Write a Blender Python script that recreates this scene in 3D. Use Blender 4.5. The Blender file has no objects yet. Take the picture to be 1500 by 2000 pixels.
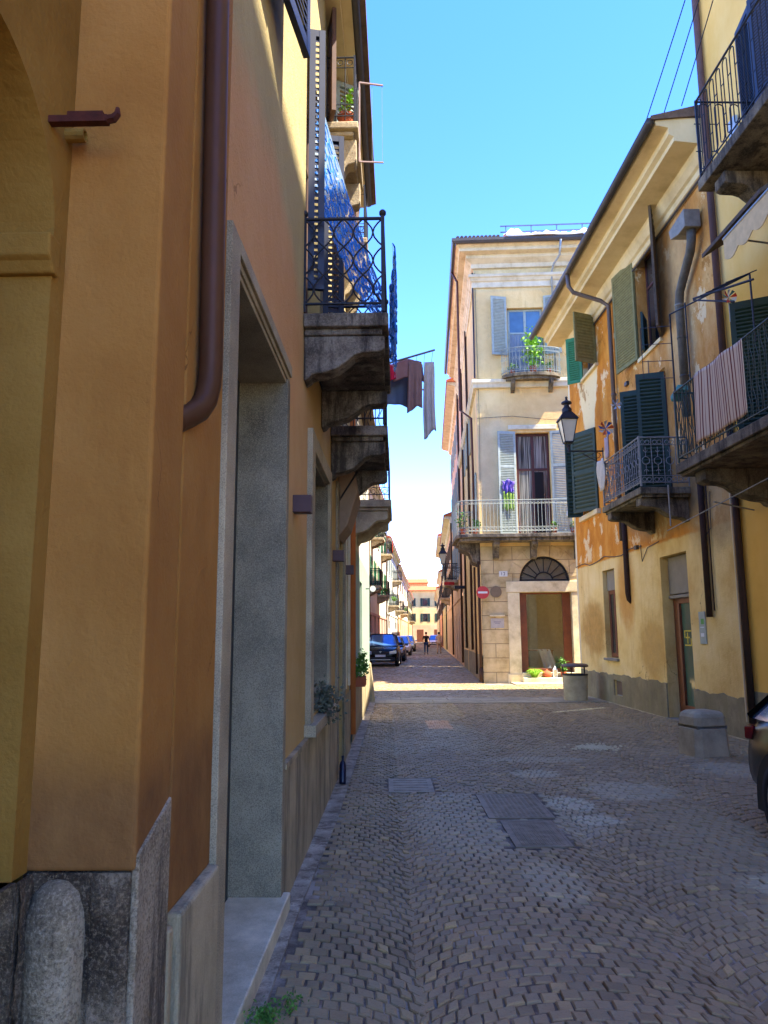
import bpy, math, random
import numpy as np
from mathutils import Vector, Matrix
random.seed(7); rng = np.random.default_rng(7)
S = bpy.context.scene
COL = S.collection
rad = math.radians
# ------------------------------------------------------------------ camera, sky, sun, exposure
CAMH, PITCH, ROLL = 1.6, 9.07, 0.37
cam = bpy.data.cameras.new('camera'); camo = bpy.data.objects.new('camera', cam); COL.objects.link(camo)
cam.sensor_fit = 'VERTICAL'; cam.sensor_height = 36.0; cam.lens = 36.0 * 1500 / 2000
cam.clip_start = 0.05; cam.clip_end = 3000
_p, _r = rad(PITCH), rad(ROLL)
_fw = Vector((0, math.cos(_p), math.sin(_p))); _rt = Vector((1, 0, 0)); _up = _rt.cross(_fw)
_R = math.cos(_r) * _rt - math.sin(_r) * _up; _U = math.sin(_r) * _rt + math.cos(_r) * _up
camo.matrix_world = Matrix(((_R.x, _U.x, -_fw.x, 0), (_R.y, _U.y, -_fw.y, 0), (_R.z, _U.z, -_fw.z, CAMH), (0, 0, 0, 1)))
S.camera = camo
SUN_EL, SUN_BACK = 63.0, 20.0           # elevation; degrees behind the street's cross direction
w = bpy.data.worlds.new('World'); S.world = w; w.use_nodes = True
nt = w.node_tree; bg = nt.nodes['Background']
sky = nt.nodes.new('ShaderNodeTexSky'); sky.sky_type = 'NISHITA'; sky.sun_disc = False
sky.sun_elevation = rad(SUN_EL); sky.sun_rotation = rad(90 + SUN_BACK); sky.altitude = 1200; sky.air_density = 1.0
sky.dust_density = 0.0; sky.ozone_density = 2.5
hs = nt.nodes.new('ShaderNodeHueSaturation'); hs.inputs['Saturation'].default_value = 1.3; hs.inputs['Hue'].default_value = .519
nt.links.new(sky.outputs[0], hs.inputs['Color']); nt.links.new(hs.outputs[0], bg.inputs[0]); bg.inputs[1].default_value = 0.14
sl = bpy.data.lights.new('sun', 'SUN'); sl.energy = 3.8; sl.angle = rad(0.53); sl.color = (1.0, 0.90, 0.74)
so = bpy.data.objects.new('sun', sl); COL.objects.link(so)
_sv = Vector((math.cos(rad(SUN_EL)) * math.cos(rad(SUN_BACK)), -math.cos(rad(SUN_EL)) * math.sin(rad(SUN_BACK)), math.sin(rad(SUN_EL))))
so.rotation_euler = (-_sv).to_track_quat('-Z', 'Y').to_euler(); so.location = (20, -10, 40)
vs = S.view_settings; S.display_settings.display_device = 'sRGB'
vs.view_transform = 'Standard'; vs.look = 'None'; vs.gamma = 1; vs.use_curve_mapping = False; vs.exposure = 2.7
try:
    S.cycles.max_bounces = 8; S.cycles.diffuse_bounces = 5; S.cycles.transparent_max_bounces = 12
except Exception: pass

# ------------------------------------------------------------------ materials
TINT = [1.0, 1.0, 1.0]                  # colour correction applied to the stone colours below
def tint(r=1.0, g=1.0, b=1.0): TINT[:] = [r, g, b]
def C(h, a=1.0):
    h = h.lstrip('#'); o = []
    for i in (0, 2, 4):
        c = int(h[i:i+2], 16) / 255; o.append(c / 12.92 if c <= .04045 else ((c + .055) / 1.055) ** 2.4)
    return (*[min(1.0, q * f) for q, f in zip(o, TINT)], a)
class NM:
    def __init__(s, name, rough=.8, metal=0.0, spec=.3):
        s.m = bpy.data.materials.new(name); s.m.use_nodes = True; s.t = s.m.node_tree
        s.b = s.t.nodes['Principled BSDF']; s.b.inputs['Roughness'].default_value = rough
        s.b.inputs['Metallic'].default_value = metal; s.b.inputs['Specular IOR Level'].default_value = spec
        s.tc = s.t.nodes.new('ShaderNodeTexCoord').outputs['Object']
        s.xyz = None
    def n(s, t): return s.t.nodes.new(t)
    def l(s, a, b): s.t.links.new(a, b)
    def sep(s):
        if s.xyz is None:
            q = s.n('ShaderNodeSeparateXYZ'); s.l(s.tc, q.inputs[0]); s.xyz = q.outputs
        return s.xyz
    def mapv(s, sc=(1, 1, 1), loc=(0, 0, 0), src=None):
        q = s.n('ShaderNodeMapping'); q.inputs['Scale'].default_value = sc; q.inputs['Location'].default_value = loc
        s.l(src or s.tc, q.inputs[0]); return q.outputs[0]
    def noise(s, scale=3, detail=6, rough=.6, sc=(1, 1, 1), loc=(0, 0, 0), dist=0.0):
        q = s.n('ShaderNodeTexNoise'); q.inputs['Scale'].default_value = scale; q.inputs['Detail'].default_value = detail
        q.inputs['Roughness'].default_value = rough; q.inputs['Distortion'].default_value = dist
        s.l(s.mapv(sc, loc), q.inputs['Vector']); return q.outputs['Fac']
    def math(s, op, a, b=None, clamp=False):
        q = s.n('ShaderNodeMath'); q.operation = op; q.use_clamp = clamp
        for i, v in enumerate((a, b)):
            if v is None: continue
            if isinstance(v, (int, float)): q.inputs[i].default_value = v
            else: s.l(v, q.inputs[i])
        return q.outputs[0]
    def step(s, v, a, b):           # smooth 0..1 from a to b
        if a > b: return s.math('SUBTRACT', 1.0, s.step(v, b, a))
        q = s.n('ShaderNodeMapRange'); q.interpolation_type = 'SMOOTHSTEP'
        q.inputs[1].default_value = a; q.inputs[2].default_value = b; s.l(v, q.inputs[0]); return q.outputs[0]
    def mix(s, f, a, b, mode='MIX'):
        q = s.n('ShaderNodeMix'); q.data_type = 'RGBA'; q.blend_type = mode
        for i, v in ((0, f), (6, a), (7, b)):
            if isinstance(v, (int, float, tuple)): q.inputs[i].default_value = v
            else: s.l(v, q.inputs[i])
        return q.outputs[2]
    def ramp(s, f, stops):
        q = s.n('ShaderNodeValToRGB'); r = q.color_ramp
        while len(r.elements) < len(stops): r.elements.new(.5)
        for e, (p, c) in zip(r.elements, stops): e.position = p; e.color = c
        s.l(f, q.inputs[0]); return q.outputs[0]
    def col(s, v):
        if isinstance(v, tuple): s.b.inputs['Base Color'].default_value = v
        else: s.l(v, s.b.inputs['Base Color'])
    def bump(s, h, st=.3, dist=.01):
        q = s.n('ShaderNodeBump'); q.inputs['Strength'].default_value = st; q.inputs['Distance'].default_value = dist
        s.l(h, q.inputs['Height']); s.l(q.outputs[0], s.b.inputs['Normal'])

def plain(name, h, rough=.6, metal=0.0, spec=.4, var=.12, scale=6, bump=0.0):
    k = NM(name, rough, metal, spec); c = C(h)
    f = k.noise(scale, 5, .65)
    d = tuple(x * (1 - var) for x in c[:3]) + (1,); l_ = tuple(min(1, x * (1 + var)) for x in c[:3]) + (1,)
    k.col(k.ramp(f, [(.3, d), (.7, l_)]))
    if bump: k.bump(k.noise(scale * 8, 4), bump, .004)
    return k.m
def plaster(name, base, dark, light, sc=1.2, stain=.5, bumps=.35, layers=(), streak=None, rough=.92):
    k = NM(name, rough, 0, .15)
    a = k.noise(sc, 8, .62)
    c = k.ramp(a, [(.28, C(dark)), (.48, C(base)), (.72, C(light))])
    sk = k.noise(2.2, 6, .7, sc=(2.2, 2.2, .35), loc=(3, 1, 7))
    c = k.mix(k.math('MULTIPLY', k.step(sk, .5, .78), stain), c, C(dark))
    for L in layers: c = L(k, c)
    if streak:
        sp = k.noise(7, 5, .75, sc=(3, 3, .25), loc=(9, 2, 0))
        c = k.mix(k.math('MULTIPLY', k.step(sp, .56, .75), .45), c, C(streak))
    fine = k.noise(90, 3, .6)
    c = k.mix(k.math('MULTIPLY', fine, .16), c, C(dark))
    k.col(c)
    h = k.math('ADD', k.math('MULTIPLY', k.noise(55, 4, .6), .5), k.noise(6, 5, .6))
    k.bump(h, bumps, .02)
    return k.m
def L_above(z, soft, cols, amp=.12, xr=None, sc=2.5, loc=(0, 0, 0)):
    def f(k, c):
        X, Y, Z = k.sep()
        zz = k.math('ADD', Z, k.math('MULTIPLY', k.math('SUBTRACT', k.noise(3, 6, .6), .5), amp * 2))
        m = k.step(zz, z - soft, z + soft)
        if xr:
            xx = k.math('ADD', X, k.math('MULTIPLY', k.math('SUBTRACT', k.noise(1.5, 5, .6, loc=(5, 5, 5)), .5), 1.2))
            m = k.math('MULTIPLY', m, k.step(xx, xr[0], xr[1]))
        n = k.noise(sc, 8, .68, sc=(1, 1, .6), loc=loc)
        cc = k.ramp(n, [(.3, C(cols[0])), (.48, C(cols[1])), (.66, C(cols[2]))])
        return k.mix(m, c, cc)
    return f
def L_below(z, soft, cols, amp=.1, sc=3, loc=(2, 2, 2)):
    def f(k, c):
        X, Y, Z = k.sep()
        zz = k.math('ADD', Z, k.math('MULTIPLY', k.math('SUBTRACT', k.noise(2.5, 7, .6, loc=loc), .5), amp * 2))
        m = k.math('SUBTRACT', 1.0, k.step(zz, z - soft, z + soft))
        n = k.noise(sc, 8, .7, sc=(1, 1, .5), loc=loc)
        return k.mix(m, c, k.ramp(n, [(.32, C(cols[0])), (.5, C(cols[1])), (.68, C(cols[2]))]))
    return f
def L_spot(x, z, rx, rz, cols, soft=.25, amp=.5, sc=3, strength=1.0, loc=(0, 0, 0)):
    def f(k, c):
        X, Y, Z = k.sep()
        u = k.math('DIVIDE', k.math('SUBTRACT', X, x), rx); v = k.math('DIVIDE', k.math('SUBTRACT', Z, z), rz)
        r = k.math('ADD', k.math('MULTIPLY', u, u), k.math('MULTIPLY', v, v))
        r = k.math('ADD', r, k.math('MULTIPLY', k.math('SUBTRACT', k.noise(2.2, 7, .65, loc=loc), .5), amp * 2))
        m = k.math('MULTIPLY', k.math('SUBTRACT', 1.0, k.step(r, 1 - soft, 1 + soft)), strength)
        n = k.noise(sc, 7, .65, loc=loc)
        return k.mix(m, c, k.ramp(n, [(.35, C(cols[0])), (.65, C(cols[1]))]))
    return f
def L_wedge(x, zb, zt, hw, col):
    def f(k, c):
        X, Y, Z = k.sep()
        q = k.math('MULTIPLY', k.math('DIVIDE', k.math('SUBTRACT', Z, zb), zt - zb), hw)
        q = k.math('ADD', q, k.math('MULTIPLY', k.math('SUBTRACT', k.noise(2, 6, .6, loc=(4, 0, 1)), .5), .5))
        m = k.step(k.math('SUBTRACT', q, k.math('ABSOLUTE', k.math('SUBTRACT', X, x))), -.03, .05)
        m = k.math('MULTIPLY', m, k.math('SUBTRACT', 1.0, k.step(Z, zt, zt + .1)))
        return k.mix(m, c, C(col))
    return f
def L_peel(th, col, sc=1.3, seed=0, z0=None):
    def f(k, c):
        n = k.noise(sc, 10, .72, sc=(1, 1, .7), loc=(seed*3.1, seed, seed*1.7))
        m = k.math('MULTIPLY', k.step(n, th, th+.025), .75)
        if z0 is not None: m = k.math('MULTIPLY', m, k.step(k.sep()[2], z0, z0+.1))
        return k.mix(m, c, C(col))
    return f
def L_crack(col, sc=.8, seed=0, w=.006, th=.55):
    def f(k, c):
        v = k.n('ShaderNodeTexVoronoi'); v.feature = 'DISTANCE_TO_EDGE'; v.inputs['Scale'].default_value = sc
        d = k.n('ShaderNodeVectorMath'); d.operation = 'ADD'; nz = k.n('ShaderNodeTexNoise'); nz.inputs['Scale'].default_value = 3.5; nz.inputs['Detail'].default_value = 6
        k.l(k.tc, nz.inputs['Vector']); sc_ = k.n('ShaderNodeVectorMath'); sc_.operation = 'SCALE'; sc_.inputs['Scale'].default_value = .5
        k.l(nz.outputs['Color'], sc_.inputs[0]); k.l(k.mapv((1, 1, .8), (seed, seed*2, seed)), d.inputs[0]); k.l(sc_.outputs[0], d.inputs[1]); k.l(d.outputs[0], v.inputs['Vector'])
        m = k.math('MULTIPLY', k.step(v.outputs['Distance'], w, w*.3), k.step(k.noise(1.1, 3, loc=(seed, 0, 4)), th, th+.08))
        return k.mix(k.math('MULTIPLY', m, .8), c, C(col))
    return f
def stone(name, base, dark, light, speck=.3, sc=2.0, rough=.8, fs=140, bumps=.3, stain=None):
    k = NM(name, rough, 0, .3)
    c = k.ramp(k.noise(sc, 7, .65), [(.3, C(dark)), (.5, C(base)), (.7, C(light))])
    f = k.noise(fs, 2, .8)
    c = k.mix(k.math('MULTIPLY', k.step(f, .52, .62), speck), c, C(dark))
    c = k.mix(k.math('MULTIPLY', k.step(f, .48, .36), speck), c, C(light))
    if stain:
        s_ = k.noise(2.5, 6, .75, sc=(2.5, 2.5, .4), loc=(1, 5, 2))
        c = k.mix(k.math('MULTIPLY', k.step(s_, .47, .62), .8), c, C(stain))
    k.col(c); k.bump(k.math('ADD', k.noise(30, 6, .7), k.math('MULTIPLY', f, .3)), bumps, .012)
    return k.m
def ashlar(name, base, dark, light, joint, bw=1.1, bh=.42, offs=(0, 0, 0)):
    k = NM(name, .9, 0, .2)
    X, Y, Z = k.sep()
    cb = k.n('ShaderNodeCombineXYZ'); k.l(X, cb.inputs[0]); k.l(Z, cb.inputs[1])
    br = k.n('ShaderNodeTexBrick'); k.l(k.mapv((1, 1, 1), offs, cb.outputs[0]), br.inputs['Vector'])
    br.inputs['Scale'].default_value = 1; br.inputs['Mortar Size'].default_value = .012; br.inputs['Mortar Smooth'].default_value = .3
    br.inputs['Brick Width'].default_value = bw; br.inputs['Row Height'].default_value = bh
    br.inputs['Color1'].default_value = (.9, .9, .9, 1); br.inputs['Color2'].default_value = (.72, .72, .72, 1); br.inputs['Mortar'].default_value = (.3, .3, .3, 1)
    c = k.ramp(k.noise(2.2, 8, .66), [(.3, C(dark)), (.5, C(base)), (.7, C(light))])
    c = k.mix(.5, c, br.outputs['Color'], 'MULTIPLY')
    c = k.mix(br.outputs['Fac'], c, C(joint))
    k.col(c)
    k.bump(k.math('SUBTRACT', k.math('MULTIPLY', k.noise(25, 6, .65), .4), br.outputs['Fac']), .6, .02)
    return k.m
def glass_dark(name, tint='#20262c', rough=.06, spec=.9, curtain=None):
    k = NM(name, rough, 0, spec)
    if curtain:
        wv = k.noise(14, 2, .5, sc=(2.5, 1, .05)); k.col(k.ramp(wv, [(.4, C(tint)), (.6, C(curtain))]))
    else:
        k.col(k.ramp(k.noise(.9, 3), [(.4, C(tint)), (.65, tuple(x * 1.8 + .004 for x in C(tint)[:3]) + (1,))]))
    return k.m

M = {}
M['ochre'] = plaster('ochre_plaster', '#8f6a2c', '#7a5820', '#9e7a3a', 1.4, .5, .4)
M['orange_pier'] = plaster('orange_pier_plaster', '#a07034', '#8e5f2a', '#b08244', 1.0, .5, .4, layers=(L_crack('#5c3a1c', .9, 2, .004, .5), L_peel(.68, '#c9a070', 6, 3), L_below(1.25, .12, ('#6b4a2a', '#7e5830', '#90683a'), .12, 5)))
# near facade: ochre yellow above, washed orange below
M['l1wall'] = plaster('orange_facade', '#b69860', '#a3864e', '#c4a872', .8, .5, .6, layers=(
    L_above(3.95, .45, ('#a4966a', '#ae9f70', '#b8aa7c'), .35, sc=1.2),
    L_spot(1.6, 3.7, 1.6, .7, ('#c88f5c', '#d09c6c'), .5, .6, 2, .7, (3, 0, 2)),
    L_spot(3.4, 2.9, 1.2, .6, ('#cc9a66', '#d6aa7a'), .6, .7, 2, .6, (8, 0, 2)), L_crack('#8a6238', .6, 5, .005)), streak='#c2aa86')
tint(1.1, 1.04, .85)
M['grey_plinth'] = stone('grey_plinth_render', '#9b917a', '#7a715c', '#b7ab92', .2, 1.6, .95, 120, .4, '#6a6558')
tint()
tint(1.1, 1.04, .85)
M['granite'] = stone('granite', '#918977', '#5a5446', '#b6ac96', .55, 1.2, .8, 170, .3)
tint()
tint(1.1, 1.04, .85)
M['granite_dark'] = stone('granite_reveal', '#7c7668', '#48443a', '#a09886', .6, 1.5, .75, 170, .3)
tint()
tint(1.1, 1.04, .85)
M['marble'] = stone('marble_sill', '#c0bba8', '#a09a86', '#dad4c0', .3, 5, .5, 120, .1)
tint()
M['old_stone'] = stone('weathered_stone', '#8f8064', '#4a4032', '#b8a88a', .5, 2.4, .95, 100, 1.2, '#3a3228')
M['black_stone'] = stone('blackened_stone', '#5c4f3c', '#1c1712', '#a08e72', .4, 3.2, .95, 100, 1.4)
M['brown_pipe'] = plain('brown_pipe', '#6e4a32', .45, .0, .25, .12, 3)
M['grey_pipe'] = plain('grey_brown_pipe', '#5d5048', .5, .3, .5, .15, 4)
M['zinc'] = plain('zinc', '#8f979a', .45, .6, .5, .2, 5)
M['rust'] = plain('rusty_iron', '#4d2417', .8, .2, .3, .45, 18, .3)
M['iron'] = plain('wrought_iron', '#23252b', .55, .3, .4, .2, 12)
M['iron_grey'] = plain('grey_painted_iron', '#7c7e7a', .6, .2, .4, .25, 15)
M['iron_pale'] = plain('pale_painted_iron', '#8b948e', .6, .1, .4, .2, 15)
M['iron_green'] = plain('green_iron', '#3a4740', .6, .2, .4, .2, 15)
tint(1.1, 1.04, .85)
M['slab'] = stone('balcony_stone', '#5f5b58', '#2e2b2c', '#8b8784', .35, 3.5, .95, 60, .7, '#242226')
tint()
M['slab_pale'] = stone('pale_balcony_stone', '#aa9a7c', '#80705a', '#c4b596', .25, 3.5, .95, 60, .7)
M['slab_ochre'] = stone('mossy_balcony_stone', '#6e6450', '#37322a', '#968a6c', .3, 2.5, .95, 60, .7, '#2a2620')
M['navy'] = plain('navy_shutter_paint', '#232a3e', .5, 0, .4, .15, 8)
M['brownblind'] = plain('brown_shutter_paint', '#5a4238', .7, 0, .3, .2, 8)
M['green'] = plain('dark_green_shutter_paint', '#20382d', .6, 0, .4, .2, 8)
M['green_bright'] = plain('green_shutter_paint', '#2f7a52', .6, 0, .4, .2, 8)
M['olive'] = plain('faded_olive_shutter_paint', '#76734a', .8, 0, .2, .22, 9)
M['bluegrey'] = plain('blue_grey_shutter_paint', '#98a39c', .75, 0, .25, .15, 8)
M['wood_grey'] = plain('weathered_wood', '#5c5144', .9, 0, .2, .3, 10)
M['wood'] = plain('brown_wood', '#6b3a1f', .5, 0, .4, .25, 4)
M['wood_dark'] = plain('dark_red_wood', '#4a2620', .5, 0, .4, .2, 4)
M['white_paint'] = plain('white_paint', '#cfd3d0', .6, 0, .3, .06)
M['pane'] = glass_dark('window_glass')
M['pane_blue'] = glass_dark('window_glass_bluish', '#3a5468')
M['pane_curtain'] = glass_dark('window_glass_with_curtain', '#2b3034', .08, .8, '#8b8d86')
M['pane_green'] = plain('pale_green_film_glass', '#8fb59c', .15, 0, .6, .06)
M['pane_green_dark'] = plain('green_glass', '#4a6450', .08, 0, .8, .15)
M['dark'] = plain('dark_void', '#14110f', .9)
M['rollgrey'] = plain('grey_roller_box', '#80796a', .7, 0, .3, .1)
M['rolldark'] = plain('dark_roller_shutter', '#3a3d3c', .5, .4, .4, .2)
PY = ('#a65e18', '#c67c26', '#dc9c44')
M['r2wall'] = plaster('peeling_yellow_plaster', '#e0c27c', '#c49a52', '#ead298', .9, .7, .8, layers=(
    L_crack('#7a5c30', .7, 3),
    L_above(3.32, .03, PY, .05, sc=1.4),
    L_above(3.6, .5, ('#8a6238', '#bd8440', '#d2a868'), .5, (3.6, 5.2), 1.6, (7, 7, 7)),
    L_wedge(1.75, 5.3, 8.4, .95, '#e2cf9c'), L_peel(.56, '#e6d3a2', 1.1, 1, 3.35), L_peel(.60, '#96601f', 1.7, 5, 3.35),
    L_spot(6.6, 8.7, .45, 1.6, ('#5e5344', '#7a6c56'), .5, .5, 3, .8, (2, 0, 0)),
    L_spot(7.6, 7.4, .6, 1.7, ('#d3b27a', '#b99a6a'), .5, .7, 4, .8, (5, 1, 0)),
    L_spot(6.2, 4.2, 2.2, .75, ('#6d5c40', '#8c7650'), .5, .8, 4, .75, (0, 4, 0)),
    L_spot(8.3, 3.7, 1.2, .7, ('#8a754e', '#a88f60'), .6, .8, 5, .8, (0, 4, 9)),
    L_spot(1.2, 1.7, 1.0, .7, ('#967238', '#b98c48'), .6, .9, 5, .85, (3, 4, 9)),
    L_spot(3.8, 2.6, .5, .9, ('#b87c30', '#c68e40'), .7, .8, 4, .8, (1, 6, 9)), L_spot(5.2, 1.3, .7, .6, ('#a8813f', '#c09448'), .6, .9, 5, .7, (1, 6, 3)), L_peel(.68, '#b88c48', 2.4, 9)), streak='#8f7340')
tint(1.1, 1.04, .85)
M['r2plinth'] = stone('grey_render_plinth', '#7c7562', '#625c4c', '#989078', .25, 1.4, .95, 90, .5, '#7c765e')
tint()
M['r2cornice'] = plaster('cream_cornice', '#d6c393', '#b9a67a', '#e2d2a6', 1.2, .4, .15)
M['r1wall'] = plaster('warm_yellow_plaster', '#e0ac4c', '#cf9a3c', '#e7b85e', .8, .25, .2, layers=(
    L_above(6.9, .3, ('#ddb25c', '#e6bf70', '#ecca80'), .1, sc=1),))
tint(1.1, 1.04, .85)
M['cfront'] = plaster('pale_beige_plaster', '#dcc290', '#bd9f6c', '#ead4a6', .9, .7, .6, layers=(
    L_crack('#8c7448', .6, 8), L_peel(.6, '#b9a884', 1.5, 4),
    L_spot(.6, 7.4, .9, 1.6, ('#b9b09c', '#cabfa8'), .5, .8, 3, .7, (1, 0, 0)),
    L_spot(2.4, 9.2, 1.6, .8, ('#c8a878', '#d6ba8c'), .5, .8, 3, .7, (4, 0, 0)),
    L_spot(.5, 12.3, .7, 1.6, ('#c3ae88', '#d2bf98'), .5, .8, 3, .7, (9, 0, 0)),
    L_above(13.6, .1, ('#b0a488', '#c4b896', '#d4c9aa'), .05)))
tint(1.1, 1.04, .85)
tint()
M['cmould'] = plaster('grey_white_moulding', '#cdc4a6', '#ab9f80', '#ded6ba', 2.2, .6, .2)
tint()
tint(1.0, 1.0, .98)
M['cstone'] = ashlar('beige_ashlar', '#c8b488', '#a08c60', '#dcc89c', '#85765a', 1.25, .46, (.2, .1, 0))
tint()
M['cflank'] = plaster('flank_plaster', '#c9b080', '#a08c60', '#dac294', .7, .6, .35)
M['cflank_pink'] = plaster('peach_plaster', '#dfb48c', '#cfa078', '#e8c4a2', .5, .3, .25)
tint(1.1, 1.04, .85)
M['surround'] = stone('pale_stone_surround', '#c8c0a8', '#a59c84', '#dcd6c2', .2, 2.2, .9, 70, .35)
tint()
M['tile'] = plain('terracotta_tile', '#a45a3a', .9, 0, .2, .3, 6, .4)
M['tile_dark'] = plain('old_roof_tile', '#66564a', .9, 0, .2, .35, 6, .4)
M['gutter_dark'] = plain('dark_gutter', '#48433f', .5, .3, .4, .15)
M['white_sheet'] = plain('white_plastic_sheet', '#d9d9d6', .5, 0, .4, .08, 9, .2)
M['lamp_glass'] = plain('milky_lamp_glass', '#c7c1a6', .25, 0, .5, .06)
M['red'] = plain('red_sign_enamel', '#b32025', .4, 0, .5, .05)
tint(1.1, 1.04, .85)
M['concrete'] = stone('cast_concrete', '#a69b84', '#887d66', '#beb296', .25, 2.5, .95, 130, .3)
tint()
M['car_black'] = plain('black_car_paint', '#060607', .22, .0, .14, .1)
M['car_white'] = plain('white_car_paint', '#d2d4d4', .15, 0, .7, .03)
M['car_silver'] = plain('silver_car_paint', '#9a9ea2', .2, .6, .6, .03)
M['car_grey'] = plain('grey_car_paint', '#5a5f66', .2, .4, .6, .03)
M['car_glass'] = plain('car_glass', '#4f78a8', .05, .55, .9, .1)  # sky reflection partly put into the blue base colour
M['rubber'] = plain('tyre_rubber', '#1a1a1b', .85)
M['alloy'] = plain('alloy_rim', '#a9a9a8', .3, .8, .5, .05)
M['plastic'] = plain('black_plastic', '#1c1d1f', .6)
M['tail_red'] = plain('tail_lamp_red', '#5e0b12', .15, 0, .8, .05)
M['headlamp'] = plain('headlamp_glass', '#c4ccd0', .1, .2, .9, .05)
M['leaf'] = plain('leaf_green', '#4f7a2e', .6, 0, .3, .35, 30)
M['leaf_bright'] = plain('bright_leaf_green', '#7fb02f', .6, 0, .3, .3, 30)
M['leaf_dry'] = plain('dry_grey_leaf', '#5d6150', .9, 0, .2, .4, 30)
M['pot'] = plain('terracotta_pot', '#a5583a', .9, 0, .2, .15)
M['skin'] = plain('skin', '#b98468', .6, 0, .3, .05)
M['hair'] = plain('dark_hair', '#2a2019', .8)
def flat(name, h, rough=.85): 
    if name not in M: M[name] = plain(name, h, rough, 0, .2, .12, 8)
    return M[name]

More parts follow.
